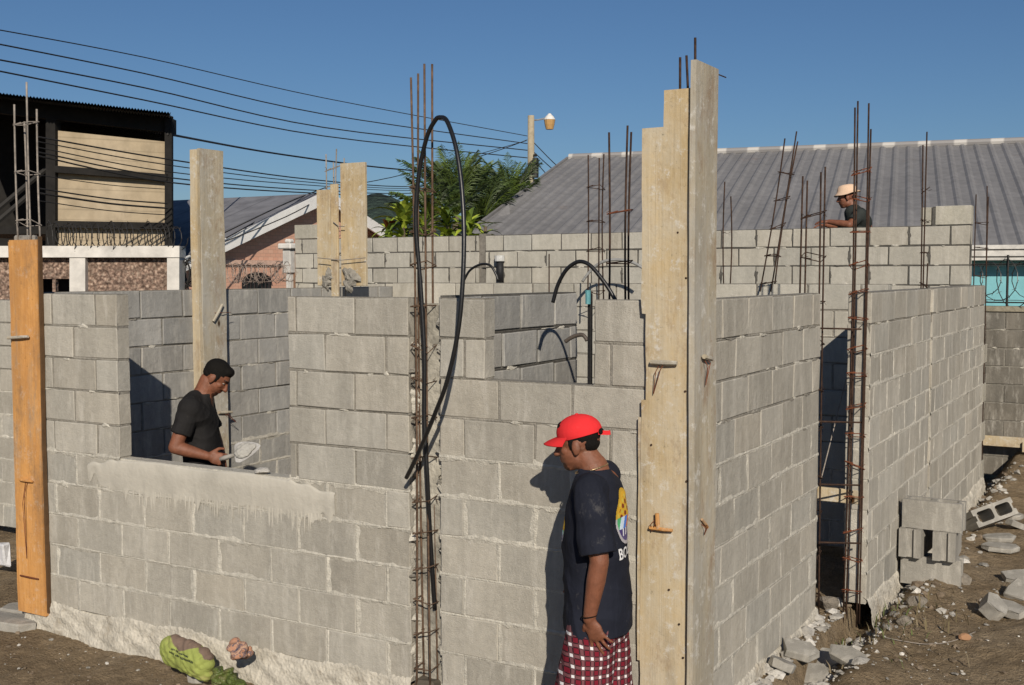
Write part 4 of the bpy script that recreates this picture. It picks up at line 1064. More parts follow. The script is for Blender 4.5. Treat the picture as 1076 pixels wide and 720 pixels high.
for (a, b) in ((-1.6,.0),(-2.1,.0),(-2.6,0),(-3.0,0)):
    m_ = MB(); m_.tube([(base[0]+.15,base[1]-.05,topz+a),(base[0]+.27,base[1]-.06,topz+a)], [.05,.07], 7); m_.build('insulator', hexmat('dark_ceramic', (.05,.045,.04), .4), t_lp)
m_ = MB(); m_.cbox((base[0]+.16,base[1]-.2,topz-2.5),(base[0]+.34,base[1]+.05,topz-1.7), .03); m_.build('junction_box', hexmat('dark_box', (.06,.06,.055), .6), t_lp)
def line(label, pts, r=.014, sag=0., mat=None):
    r = r*1.35
    P3 = [at(*p) for p in pts]
    if len(P3) == 2:
        A_, B_ = P3; P3 = [A_+(B_-A_)*t+np.array([0,0,-sag*4*t*(1-t)]) for t in np.linspace(0,1,17)]
    else: P3 = spline(P3, 6)
    m_ = MB(); m_.tube(P3, r, 5); return tag(m_.build('power_line', mat or m_wire, base=P3[0]), label, 'cable', 'power lines')
line('topmost power line crossing the sky from the upper left to the lamp pole', ((-60,21,24),(150,60,31),(340,103,38),(554,143,46)), .011)
line('second power line from the top, crossing the sky to the lamp pole', ((-60,35,24),(150,77,31),(340,120,38),(554,151,46)), .014)
line('third power line from the top, crossing the sky to the lamp pole', ((-60,52,24),(150,92,31),(340,134,38),(554,158,46)), .015)
line('fourth power line from the top, passing just above the shed roof', ((-60,63,24),(150,105,31),(340,143,38),(554,166,46)), .015)
line('single thick cable running behind the pale post from the shed roof corner', ((176,141,21),(300,163,30),(430,179,37),(556,186,46)), .017)
for i, (a, b, c_, lb) in enumerate(((147,185,196,'upper strand of the cable bundle passing across the beige shed panels'),
        (152,188,198,'second strand of the cable bundle across the beige shed panels'),(158,191,200,'third strand of the cable bundle across the beige shed panels'),
        (163,196,203,'fourth strand of the cable bundle across the beige shed panels'),(167,199,206,'lowest strand of the upper cable bundle on the shed'))):
    line(lb, ((40,a-3,17),(180,a+21+i,20),(330,b+4,26),(440,c_,36),(554,c_-8,46)), (.010,.007,.007,.009,.010)[i])
for i, (y0, y1, lb) in enumerate(((201,214,'thin cable sagging over the lower beige shed panel'),(206,219,'lower thin cable over the lower beige shed panel'),(187,199,'fine cable just under the shed middle beam'),(214,226,'lowest cable over the lower beige shed panel'))):
    line(lb, ((40,y0-3,17),(115,(y0+y1)/2+1.5,18.5),(176,y1,19.9)), (.009,.012,.005,.006)[i])
for i, (a, b, lb) in enumerate(((150,182,'first guy wire dropping right from the lamp pole to the big roof'),(160,186,'second guy wire dropping right from the lamp pole to the big roof'),(168,194,'third short wire dropping right from the lamp pole'),)):
    line(lb, ((561,a,46),(585-i*4,b-8,44),(600-i*6,b,42)), .014)
line('diagonal wire from the palms up to the lamp pole', ((480,171,44),(554,147,46)), .012, .05)
line('thin service wire rising from the gable house roof to the lamp pole', ((238,250,22.3),(330,204,30),(430,182,38),(553,148,46)), .010)
line('service wire slanting across the grey gable roof', ((200,262,21),(300,214,25),(345,196,28)), .010)
line('lower service wire slanting across the grey gable roof', ((200,268,20.5),(300,228,24),(345,203,27)), .009)

# ---- palms and leafy plants
q = N('palm_leaf'); X_ = q.attr(); c = q.mix((.075,.115,.028), X_, 1, 'MULTIPLY'); c = q.mix(c, q.ramp(q.noise(2.5, detail=3), [(.3,.6),(.7,1.2)]), 1, 'MULTIPLY')
m_leaf = q.out(c, .5, spec=.4)
m_leaf.node_tree.nodes['Principled BSDF'].inputs['Transmission Weight'].default_value = 0
q = N('bright_leaf'); c = q.mix((.19,.25,.04), q.attr(), 1, 'MULTIPLY'); m_leaf2 = q.out(c, .4, spec=.5)
m_trunk = mat_simple('palm_trunk', (.13,.10,.07), .9, .4, 6, .01, 30)
def palm(label, base, h, n, Lf, seed, droop=.9, up=(.5,1.4)):
    rr = random.Random(seed); t = thing('palm_tree', label, 'palm tree', base, 'palms behind the back wall'); base = np.array(base, float)
    m_ = MB(); m_.tube([base+np.array([.1*math.sin(k*.7),.08*math.cos(k),h*k/6]) for k in range(7)], [.16-.012*k for k in range(7)], 9); m_.build('trunk', m_trunk, t, smooth=True)
    m_ = MB(); top = base+np.array([.1*math.sin(4.2),.08*math.cos(6),h])
    for f in range(n):
        az = 2*math.pi*(f*.381966)+rr.uniform(-.2,.2); el = up[0]+(up[1]-up[0])*rr.random()**.7; L_ = Lf*rr.uniform(.75,1.1); hd = np.array([math.cos(az), math.sin(az), 0])
        pts = []; p = top.copy(); e = el; K = 16
        for k in range(K+1):
            pts.append(p.copy()); dv = hd*math.cos(e)+np.array([0,0,math.sin(e)]); p = p+dv*L_/K; e -= droop*(.4+1.6*k/K)/K*1.4
        m_.tube(pts, [.022*(1-k/K*.85) for k in range(K+1)], 4, 0, (1.1,1,.7))
        sd_ = np.cross(hd, (0,0,1.)); col0 = rr.choice([(.55,.6,.6),(.8,.85,.8),(1.0,1.0,.9),(1.35,1.3,.9)])
        for k in range(1, int(K*2.4)):
            tt = k/(K*2.4); i = int(tt*K); fr = tt*K-i; b = pts[i]*(1-fr)+pts[min(i+1,K)]*fr; dv = pts[min(i+1,K)]-pts[max(i-1,0)]; dv /= np.linalg.norm(dv)
            ll = Lf*.30*math.sin(math.pi*min(1,tt*.9+.12))**.7*rr.uniform(.8,1.1); un = np.cross(sd_, dv)
            for sg in (-1, 1):
                d_ = dv*.95+sd_*sg*.55+np.array([0,0,rr.uniform(-.25,.05)]); d_ /= np.linalg.norm(d_)
                tip = b+d_*ll+np.array([0,0,-ll*.35]); mid = b+d_*ll*.5; wv = dv*.006+un*.006
                vv = rr.uniform(.7,1.2); m_.add([b-wv, b+wv, mid+wv*1.2, tip, mid-wv*1.2], [(0,1,2,4),(4,2,3)], 0, tuple(q_*vv for q_ in col0))
    m_.build('crown', m_leaf, t); return t
def pz(px, py, d): return at(px, py, d)
for (px_, py_, d_, nf, Lf, sd_, dr, up_, lb) in ((480,228,30,40,2.05,3,.42,(.85,1.54),'tall dark palm with upright fronds just right of the black hose loop'),
      (536,231,33,44,1.9,5,.42,(.72,1.52),'rounder bright palm beside the lamp pole above the lean-to roof'),
      (455,232,27,22,1.3,8,.6,(.5,1.4),'drooping dark palm half hidden behind the hose loop'),
      (507,238,31,34,1.8,9,.45,(.7,1.52),'low palm filling the gap between the two taller palms')):
    p = pz(px_, py_, d_); palm(lb, (p[0],p[1],0), p[2], nf, Lf, sd_, dr, up_)
def leafy(label, base, h, n, L_, seed, red=False, wk=.115):
    rr = random.Random(seed); t = thing('leafy_plant', label, 'plant', base, 'leafy plants behind the back wall'); base = np.array(base, float)
    m_ = MB(); m_.tube([base, base+np.array([0,0,h])], [.05,.03], 7); m_.build('stem', m_trunk, t)
    m_ = MB()
    for f in range(n):
        az = rr.uniform(0,6.28); el = rr.uniform(.0,1.35); l = L_*rr.uniform(.6,1.1); hd = np.array([math.cos(az), math.sin(az), 0]); p = base+np.array([0,0,h*rr.uniform(.72,1.0)]); K = 6; e = el; pts = []
        for k in range(K+1):
            pts.append(p.copy()); p = p+(hd*math.cos(e)+np.array([0,0,math.sin(e)]))*l/K; e -= .20
        sd_ = np.cross(hd, (0,0,1.)); vs = []
        for k, b in enumerate(pts):
            wv = l*wk*math.sin(math.pi*(.08+.92*k/K)**.8) if k < K else 0.002; vs += [b-sd_*wv+np.array([0,0,wv*.35]), b, b+sd_*wv+np.array([0,0,wv*.35])]
        cc = rr.choice([(.5,.55,.5),(.9,.95,.8),(1.2,1.15,.9),(1.7,1.55,1.1)]); 
        if red and rr.random() < .25: cc = (2.2,.35,.8)
        m_.add(vs, [(k*3+j,(k+1)*3+j,(k+1)*3+j+1,k*3+j+1) for k in range(K) for j in (0,1)], 0, cc)
    m_.build('leaves', m_leaf2, t); return t
for (px_, py_, d_, n_, L_, sd_, rd_, lb) in ((408,236,19.5,26,.62,1,True,'leafy shrub with a few red leaves at the right of the boarded column'),
      (424,226,19,26,.70,2,False,'bright broad leafed plant just left of the hose loop'),(446,232,19.5,22,.62,3,False,'broad leafed plant behind the hose loop'),
      (470,226,20,30,.72,4,False,'tallest broad leafed plant in front of the palms'),(492,232,20,26,.66,6,False,'yellow green leafy plant right of the hose loop'),(510,238,20.5,18,.5,7,False,'small leafy plant at the right end of the row before the lean-to roof')):
    p = at(px_, py_, d_); leafy(lb, (p[0],p[1],0), p[2], int(n_*2.2), L_*.88, sd_, rd_)

# ================================================================ people
def ell(mb, c, r, F=None, n=18):
    """ellipsoid; F rows = its axes"""
    F = np.eye(3) if F is None else np.array(F); c = np.array(c, float); m_ = n//2; vs = []
    for i in range(m_+1):
        ph = math.pi*i/m_
        for k in range(n):
            th = 2*math.pi*k/n; l = np.array([r[0]*math.sin(ph)*math.cos(th), r[1]*math.sin(ph)*math.sin(th), r[2]*math.cos(ph)]); vs.append(c+l@F)
    fs = [(i*n+k, (i+1)*n+k, (i+1)*n+(k+1)%n, i*n+(k+1)%n) for i in range(m_) for k in range(n)]
    mb.add(vs, fs)
def cone(mb, p0, p1, r0, r1, flat1=False, flat0=False, n=16):
    p0, p1 = np.array(p0, float), np.array(p1, float); L_ = np.linalg.norm(p1-p0); d = (p1-p0)/L_; pts, rs = [], []
    if not flat0:
        for a in (80, 60, 40, 20): pts.append(p0-d*r0*math.sin(math.radians(a))); rs.append(r0*math.cos(math.radians(a)))
    pts += [p0, (p0+p1)/2, p1]; rs += [r0, (r0+r1)/2, r1]
    if not flat1:
        for a in (20, 40, 60, 80): pts.append(p1+d*r1*math.sin(math.radians(a))); rs.append(r1*math.cos(math.radians(a)))
    mb.tube(pts, rs, n)
def loft(mb, rings, n=28, caps=True):
    vs = []
    for (cx, cy, cz, rx, ry, *p) in rings:
        e = p[0] if p else 1.0
        for k in range(n):
            th = 2*math.pi*k/n; c_, s_ = math.cos(th), math.sin(th)
            vs.append((cx+rx*math.copysign(abs(c_)**e, c_), cy+ry*math.copysign(abs(s_)**e, s_), cz))
    m_ = len(rings); fs = [(i*n+k, i*n+(k+1)%n, (i+1)*n+(k+1)%n, (i+1)*n+k) for i in range(m_-1) for k in range(n)]
    if caps: fs += [tuple(range(n))[::-1], tuple((m_-1)*n+k for k in range(n))]
    mb.add(vs, fs)
def blend(mb, name, mat, parent, voxel=.005, it=4, colf=None, disp=None, mats=None):
    """one continuous skin over overlapping closed shapes"""
    me = bpy.data.meshes.new('tmp'); me.from_pydata(mb.v, [], mb.f); o = bpy.data.objects.new('tmp', me); COL.objects.link(o)
    r = o.modifiers.new('r', 'REMESH'); r.mode = 'VOXEL'; r.voxel_size = voxel
    s_ = o.modifiers.new('s', 'SMOOTH'); s_.factor = .5; s_.iterations = it
    dg = bpy.context.evaluated_depsgraph_get(); out = bpy.data.meshes.new_from_object(o.evaluated_get(dg)); bpy.data.objects.remove(o)
    out.name = name; co = np.empty(len(out.vertices)*3); out.vertices.foreach_get('co', co); co = co.reshape(-1, 3)
    if disp is not None:
        no = np.empty(len(out.vertices)*3); out.vertices.foreach_get('normal', no); no = no.reshape(-1,3)
        co = co+no*disp(co)[:,None]; out.vertices.foreach_set('co', co.ravel())
    cl = np.ones((len(co), 4)); 
    if colf is not None: cl[:,:3] = colf(co)
    a = out.attributes.new('Col', 'FLOAT_COLOR', 'POINT'); a.data.foreach_set('color', cl.ravel().astype('f'))
    out.materials.clear(); out.materials.append(mat); out.polygons.foreach_set('use_smooth', [True]*len(out.polygons)); out.update()
    ob = bpy.data.objects.new(name, out); COL.objects.link(ob); ob.parent = parent; ob['_w'] = [0,0,0]; return ob
def sub(mb, name, mat, parent, smooth=True):
    o = mb.build(name, mat, None, smooth); o.location = (0,0,0); o.parent = parent; return o
q = N('skin'); c = q.mix((.205,.078,.042), q.attr(), 1, 'MULTIPLY'); c = q.mix(c, q.ramp(q.noise(24, detail=6, rough=.7), [(.3,.70),(.7,1.15)]), 1, 'MULTIPLY'); c = q.mix(c, (.33,.23,.17), q.ramp(q.noise(14, detail=7, rough=.75), [(.58,0),(.75,.45)]))
m_skin = q.out(c, .55, q.math('ADD', q.noise(300, detail=2), q.noise(60, detail=4)), .0016, .8, spec=.4)
q = N('hair'); m_hair = q.out(q.mix((.007,.006,.005), q.attr(), 1, 'MULTIPLY'), .8, q.noise(1.0, q.sc((190,190,70)), detail=4), .006, 1, spec=.15)
m_eye = hexmat('eye_white', (.30,.25,.21), .3); m_pupil = hexmat('eye_dark', (.012,.008,.006), .15)
def cloth(name, tint, var=.25, spec=.1, bump=.010):
    q = N(name); c = q.mix(tint, q.ramp(q.noise(6, detail=4), [(.3,1-var),(.7,1+var)]), 1, 'MULTIPLY')
    c = q.mix(c, (.30,.28,.25), q.ramp(q.noise(9, detail=8, rough=.8), [(.60,0),(.78,.30*bump/.012)]))
    h_ = q.math('ADD', q.noise(1.0, q.sc((9,9,6)), detail=3, dist=1.2), q.math('MULTIPLY', q.noise(300, detail=1), .03)); return q.out(c, .9, h_, bump, .8, spec=spec)
def frame(fwd_pitch, yaw=0, roll=0):
    """head axes: rows forward, left, up, after pitching down and turning"""
    R = np.array(Matrix.Rotation(math.radians(yaw), 3, 'Z')@Matrix.Rotation(math.radians(fwd_pitch), 3, 'Y')@Matrix.Rotation(math.radians(roll), 3, 'X'))
    return R.T
def hf(c, F, p): return np.array(c)+np.array(p)@F
def add_head(mb, c, F, neck):
    e = lambda p, r: ell(mb, hf(c,F,p), r, F)
    e((-.008,0,.028),(.100,.077,.090)); e((.03,0,-.03),(.066,.062,.088)); e((.052,0,-.090),(.036,.036,.030)); e((.0,0,-.07),(.06,.058,.05))
    cone(mb, hf(c,F,(.086,0,.012)), hf(c,F,(.110,0,-.032)), .009, .0145, n=12); ell(mb, hf(c,F,(.098,0,-.036)), (.014,.019,.009), F)
    e((.077,0,.030),(.020,.050,.013)); e((.086,0,-.056),(.013,.024,.008)); e((.083,0,-.070),(.013,.021,.008)); e((.055,.042,-.02),(.025,.018,.02)); e((.055,-.042,-.02),(.025,.018,.02))
    for s_ in (-1,1):
        e((-.002,s_*.079,-.008),(.022,.009,.032)); e((.002,s_*.077,-.03),(.012,.009,.014))
    cone(mb, hf(c,F,(-.025,0,-.055)), neck, .056, .062)
def eyes(parent, c, F):
    for s_ in (-1,1):
        m_ = MB(); ell(m_, hf(c,F,(.0735,s_*.031,.006)), (.011,.014,.006), F); o = sub(m_, 'eye', m_eye, parent)
        m_ = MB(); ell(m_, hf(c,F,(.0800,s_*.031,.005)), (.0058,.0075,.0056), F, 12); sub(m_, 'pupil', m_pupil, o)
def add_hand(mb, w_, d, n, s_, curl=.35, spread=.1, grip=None):
    w_, d, n, s_ = [np.array(x, float) for x in (w_, d, n, s_)]; d /= np.linalg.norm(d); n -= d*np.dot(n,d); n /= np.linalg.norm(n); s_ = s_-d*np.dot(s_,d)-n*np.dot(s_,n); s_ /= np.linalg.norm(s_)
    F = np.array([d,s_,n]); ell(mb, w_+d*.02, (.034,.028,.020), F); ell(mb, w_+d*.052, (.048,.040,.016), F); ell(mb, w_+d*.078, (.026,.042,.0135), F)
    ell(mb, w_+d*.035+s_*.026+n*.004, (.03,.017,.015), F)
    for k, (o_, L_, r_) in enumerate(((.033,.070,.0086),(.0115,.079,.0088),(-.0105,.073,.0084),(-.031,.057,.0074))):
        b = w_+d*(.090-.006*abs(k-1.2))+s_*o_; a = spread*(1.2-k)*.55; dv = d*math.cos(a)+s_*math.sin(a); p = b-dv*.015
        cv = curl if not hasattr(curl, '__len__') else curl[k]
        for j, f in enumerate((.48,.30,.24)):
            ang = cv*(j+.6); q_ = p+(dv*math.cos(ang)+n*math.sin(ang))*(L_*f+(.015 if j == 0 else 0)); cone(mb, p, q_, r_*(1-.07*j), r_*(.95-.1*j), n=10); p = q_
    p = w_+d*.028+s_*.034; q_ = p+(d*.62+s_*.62+n*.35)*.042; cone(mb, p, q_, .0125, .0105, n=10); cone(mb, q_, q_+(d*.85+s_*.18+n*.45)*.032, .0105, .0085, n=10)
def wrinkles(amp, seed=0):
    def fold(c):
        a = c[:,2]*21+c[:,0]*17+4*np.sin(c[:,1]*8+seed)+3*np.sin(c[:,2]*9+seed*2); b = c[:,2]*15-c[:,0]*24-c[:,1]*9+3*np.sin(c[:,0]*13+seed)
        return amp*1.5*((1-np.abs(np.sin(a*.5)))**2.2-.35)+amp*1.2*((1-np.abs(np.sin(b*.5+1)))**2.5-.3)
    base = lambda c: amp*.6*(np.sin(c[:,2]*34+6*np.sin(c[:,0]*11+seed)+5*np.sin(c[:,1]*9+seed))*.5+.5*np.sin(c[:,0]*29+c[:,2]*16+seed*2+3*np.sin(c[:,1]*13))+.4*np.sin(c[:,2]*61+c[:,1]*31+seed))
    return lambda c: base(c)+fold(c)
def man(label, pos, heading, J, headc, F, voxel=.0045, beard=True, colf=None):
    t = thing('person', label, 'person', pos); t.rotation_euler = (0,0,heading)
    mb = MB(); add_head(mb, headc, F, J['neck'])
    cone(mb, J['neck'], np.array(J['chest'])+np.array([0,0,.05]), .065, .09); P_, C_ = np.array(J['pelvis']), np.array(J['chest'])
    for k in range(6):
        f = k/5; ell(mb, P_+(C_-P_)*f, (.105+.01*f, .145+.02*f, .11))
    for s_ in ('L','R'):
        sg = 1 if s_ == 'L' else -1; sh, el_, wr = [np.array(J[k+s_]) for k in ('sh','el','wr')]
        cone(mb, C_+np.array([0,sg*.08,.07]), sh, .085, .060); cone(mb, sh, el_, .052, .041); mid = el_+(wr-el_)*.35; cone(mb, el_, mid, .041, .041); cone(mb, mid, wr, .041, .027)
        h_ = J['hand'+s_]; add_hand(mb, wr, *h_)
        hp_, kn, an = [np.array(J[k+s_]) for k in ('hip','kn','an')]
        cone(mb, hp_, kn, .085, .058); m2 = kn+(an-kn)*.35; cone(mb, kn, m2, .055, .056); cone(mb, m2, an, .056, .037); cone(mb, an, an+np.array([.12,0,-.045]), .038, .03)
    def cf(co):
        l = (co-np.array(headc))@F.T/np.dot(F[0],F[0]); out = np.ones((len(co),3))
        if beard:   # dark stubble on lip and chin, eyebrows
            m = ((l[:,0] > .055) & (l[:,2] < -.074) & (np.abs(l[:,1]) < .034)) | ((l[:,0] > .078) & (np.abs(l[:,2]+.046) < .006) & (np.abs(l[:,1]) < .028)); out[m] = .22
        m = (l[:,0] > .066) & (np.abs(l[:,2]-.030) < .006) & (np.abs(l[:,1]) > .012) & (np.abs(l[:,1]) < .052); out[m] = .12
        m = (l[:,0] > .086) & (np.abs(l[:,2]+.062) < .010) & (np.abs(l[:,1]) < .024); out[m] *= np.array([.85,.6,.6])
        return out
    body = blend(mb, 'body', m_skin, t, voxel, 4, cf); eyes(body, headc, F); return t, body
def hair_cap(parent, c, F, k=1.0):
    """short cropped hair hugging the skull"""
    mb = MB(); ell(mb, hf(c,F,(-.014,0,.040)), (.098*k,.080*k,.088*k), F, 22); ell(mb, hf(c,F,(-.046,0,.002)), (.058*k,.068*k,.050*k), F)
    for s_ in (-1,1): ell(mb, hf(c,F,(.018,s_*.071,.012)), (.016,.008,.034), F)
    ell(mb, hf(c,F,(.045,0,.085)), (.045,.055,.035), F)
    return blend(mb, 'hair', m_hair, parent, .006, 2, None, lambda k: .0010*np.sin(k[:,0]*260+k[:,2]*190)*np.sin(k[:,1]*230+k[:,2]*90))
def shoes(t, J, mat):
    for s_ in ('L','R'):
        a = np.array(J['an'+s_]); mb = MB(); ell(mb, a+np.array([.0,0,-.035]), (.055,.042,.06)); ell(mb, a+np.array([.10,0,-.048]), (.10,.045,.036)); mb.cbox(a+np.array([-.055,-.04,-.085]), a+np.array([.19,.04,-.065]), .01)
        blend(mb, 'shoe', mat, t, .008, 4)

# ---- man with the red cap
h1 = math.atan2(-.24, -.97)
g1 = float(gz(-.40,-.37)); px1 = at(627,690,5.02)
J = dict(pelvis=(-.01,0,.93), chest=(-.005,0,1.27), neck=(.015,0,1.45), shL=(-.005,.185,1.39), elL=(-.06,.235,1.10), wrL=(-.015,.225,.85), shR=(0,-.185,1.39), elR=(.02,-.24,1.11), wrR=(.10,-.20,.90),
  handL=((-.38,-.06,-.90),(-.25,-.95,0),(.9,0,-.38),(.10,.16,.2,.26),.35), handR=((.3,0,-.95),(0,1,0),(.95,0,.3),.3,.1),
  hipL=(0,.10,.88), hipR=(-.01,-.10,.88), knL=(.04,.12,.48), knR=(-.01,-.12,.48), anL=(-.02,.13,.085), anR=(-.08,-.12,.085))
F1 = frame(9, 2)*.94; H1 = (.084,0,1.552)
p1, body1 = man('man in a red cap, navy printed T-shirt and plaid shorts standing before the front wall', (px1[0], px1[1], g1), h1, J, H1, F1)
hair_cap(p1, H1, F1, .985)
m_red = cloth('red_cotton', (.66,.030,.034), .12, .15, .003)
mb = MB(); n_ = 24
ell(mb, hf(H1,F1,(-.012,0,.058)), (.109,.088,.082), F1, 26); sk = MB()
cutp = hf(H1,F1,(0,0,.036))
cap = blend(mb, 'cap', m_red, p1, .005, 3)
bm = bmesh.new(); bm.from_mesh(cap.data); nrm = Vector(np.array([.12,0,1])@F1).normalized()
bmesh.ops.bisect_plane(bm, geom=bm.verts[:]+bm.edges[:]+bm.faces[:], plane_co=Vector(cutp), plane_no=-nrm, clear_outer=True)
bm.to_mesh(cap.data); bm.free()
# peak, back strap and button
m_ = MB(); rows_ = 9; cols_ = 15; vs = []
for lay in (0,1):
    for i in range(rows_+1):
        for j in range(cols_+1):
            a = -1.15+2.3*j/cols_; r0 = np.array([-.012+.106*math.cos(a), .086*math.sin(a)]); ext = .070*max(0,math.cos(a*1.15))**.6
            x = r0[0]+ext*i/rows_; y = r0[1]*(1+.04*i/rows_); z = .046-.010*i/rows_-.020*(abs(y)/.09)**2*(i/rows_)-.004*lay-.012*(i/rows_)**2
            vs.append(hf(H1,F1,(x,y,z)))
W_ = cols_+1; o2 = (rows_+1)*W_
fs = [(i*W_+j,(i+1)*W_+j,(i+1)*W_+j+1,i*W_+j+1) for i in range(rows_) for j in range(cols_)]
fs += [(o2+i*W_+j,o2+i*W_+j+1,o2+(i+1)*W_+j+1,o2+(i+1)*W_+j) for i in range(rows_) for j in range(cols_)]
fs += [(rows_*W_+j,o2+rows_*W_+j,o2+rows_*W_+j+1,rows_*W_+j+1) for j in range(cols_)]
m_.add(vs, fs); sub(m_, 'cap_peak', m_red, cap)
m_ = MB(); st_ = [hf(H1,F1,(-.108,.035,.046)), hf(H1,F1,(-.132,.020,.040)), hf(H1,F1,(-.148,.010,.036)), hf(H1,F1,(-.158,.006,.036))]
for a, b in zip(st_[:-1], st_[1:]):
    u_ = F1[2]*.010; n_ = F1[1]*.004; m_.add([a-u_-n_, b-u_-n_, b+u_-n_, a+u_-n_, a-u_+n_, b-u_+n_, b+u_+n_, a+u_+n_], [(0,3,2,1),(4,5,6,7),(0,1,5,4),(1,2,6,5),(2,3,7,6),(3,0,4,7)])
sub(m_, 'cap_strap', m_red, cap, False)
m_ = MB(); ell(m_, hf(H1,F1,(-.012,0,.139)), (.010,.010,.005), F1, 10); sub(m_, 'cap_button', m_red, cap)
m_ = MB(); ell(m_, hf(H1,F1,(-.117,.012,.047)), (.012,.036,.016), F1, 14); sub(m_, 'cap_opening', m_hair, cap)
# necklace
m_ = MB(); m_.tube([np.array([.015+.070*math.cos(a)+.01, .072*math.sin(a), 1.447-.022*math.cos(a)-.0]) for a in np.linspace(0,6.28,30)], .0035, 6); sub(m_, 'necklace', hexmat('gold_chain', (.5,.36,.2), .35, metal=.8), p1)
m_navy = cloth('navy_cotton', (.0155,.0175,.027), .25, .12, .012)
mb = MB()
loft(mb, [(-.006,0,.745,.150,.215),(-.006,0,.82,.150,.213),(-.003,0,.92,.147,.20),(.004,0,1.04,.142,.190),(.008,0,1.15,.140,.196),(.004,0,1.26,.132,.205),(-.002,0,1.34,.118,.202),(.0,0,1.39,.100,.175),(.008,0,1.425,.080,.115),(.014,0,1.452,.066,.080)], 36)
for sg, s_ in ((1,'L'),(-1,'R')):
    a = np.array(J['sh'+s_]); b = np.array(J['el'+s_]); ell(mb, a+np.array([0,-sg*.02,0]), (.078,.070,.07)); cone(mb, a, a+(b-a)*.90, .070, .082, True)
shirt1 = blend(mb, 'shirt', m_navy, p1, .006, 4, None, wrinkles(.0034, 2))
# plaid shorts
q = N('plaid'); X_ = q.xyz()
wob = q.math('MULTIPLY', q.noise(5, detail=2), .030)
ua = q.math('FRACT', q.math('MULTIPLY', q.math('ADD', q.math('ADD', X_[0], q.math('MULTIPLY', X_[1], .55)), wob), 24.)); va = q.math('FRACT', q.math('MULTIPLY', q.math('ADD', X_[2], wob), 24.))
def bandf(u, a, b): return q.math('MULTIPLY', q.math('GREATER_THAN', u, a), q.math('LESS_THAN', u, b))
bu, bv = bandf(ua,.42,.95), bandf(va,.42,.95); wu, wv_ = bandf(ua,.54,.84), bandf(va,.54,.84)
c = q.mix((.17,.014,.026), (.030,.014,.018), bu); c = q.mix(c, (.030,.013,.016), bv); c = q.mix(c, (.11,.05,.055), q.math('MULTIPLY', bu, bv))
c = q.mix(c, (.70,.68,.68), q.math('MULTIPLY', wu, wv_)); 
c = q.mix(c, (.30,.12,.13), q.math('MULTIPLY', q.math('MULTIPLY', wu, q.math('SUBTRACT', 1., bv)), .5)); c = q.mix(c, (.30,.12,.13), q.math('MULTIPLY', q.math('MULTIPLY', wv_, q.math('SUBTRACT', 1., bu)), .5))
m_plaid = q.out(c, .9, q.noise(1.0, q.sc((9,9,7)), detail=3, dist=1.), .012, .8, spec=.1)
mb = MB(); loft(mb, [(-.01,0,.70,.125,.185),(-.01,0,.80,.120,.175),(-.01,0,.95,.110,.16)], 30)
for sg, s_ in ((1,'L'),(-1,'R')):
    a = np.array(J['hip'+s_])+np.array([0,sg*.0,-.10]); b = np.array(J['kn'+s_])+np.array([0,sg*.01,-.06]); cone(mb, a, b, .112, .135, True)
blend(mb, 'shorts', m_plaid, p1, .007, 4, None, wrinkles(.004, 5))
shoes(p1, J, cloth('dusty_shoe', (.06,.05,.045)))
m_ = MB(); wv = np.array(J['wrL']); m_.tube([wv+np.array([.031*math.cos(a), .031*math.sin(a), .012-.005*math.cos(a)]) for a in np.linspace(0,6.28,20)], .0028, 5); sub(m_, 'bracelet', m_hair, p1)
# printed emblem and lettering on the back, small one on the chest
def proj_print(ob, pts, d, off=.0025):
    bvh = BVHTree.FromPolygons([v.co.copy() for v in ob.data.vertices], [tuple(p.vertices) for p in ob.data.polygons]); out = []
    d = Vector(d)
    for p in pts:
        h = bvh.ray_cast(Vector(p)-d*.6, d); out.append((h[0]-d*off) if h[0] is not None else None)
    return out
def emblem(ob, cy, cz, ry, rz, d, colf, name, nu=64, nv=90):
    vs, cs, keep = [], [], {}
    grid = [(cy+ry*(2*i/nu-1), cz+rz*(2*j/nv-1)) for j in range(nv+1) for i in range(nu+1)]
    hits = proj_print(ob, [(0, y, z) for y, z in grid], d); m_ = MB()
    for j in range(nv):
        for i in range(nu):
            u_, v_ = 2*(i+.5)/nu-1, 2*(j+.5)/nv-1
            cc = colf(u_, v_)
            if cc is None: continue
            ids = (j*(nu+1)+i, j*(nu+1)+i+1, (j+1)*(nu+1)+i+1, (j+1)*(nu+1)+i)
            if any(hits[k] is None for k in ids): continue
            m_.add([tuple(hits[k]) for k in ids], [(0,1,2,3)], 0, cc)
    q_ = N(name+'_ink'); return sub(m_, name, q_.out(q_.attr(), .7, spec=.2), ob, False)
def emb_col(u_, v_):
    r = math.hypot(u_, v_)
    if r > 1: return None
    if r > .88: return (.42,.40,.42) if v_ < 0 else (.52,.32,.03)
    if v_ > .02:
        s_ = math.sin(u_*9+v_*3)*math.sin(v_*15-u_*4)
        if s_ > .28 and r < .75: return (.20,.035,.015)
        return (.62,.36,.03) if s_ > -.5 else (.58,.46,.07)
    if v_ > -.40:
        return ((.72,.06,.03),(.75,.25,.05),(.08,.20,.62),(.55,.65,.75),(.08,.38,.16))[int((u_*2.3+v_*1.3+10)*1.25) % 5]
    if v_ > -.66: return (.75,.75,.78) if math.sin(u_*19) > .25 and abs(u_) < .7 else (.06,.04,.16)
    return (.10,.08,.20)
emblem(shirt1, .01, 1.25, .102, .120, (1,0,0), emb_col, 'back_emblem')
emblem(shirt1, .075, 1.19, .034, .055, (-1,0,0), emb_col, 'chest_emblem', 24, 36)
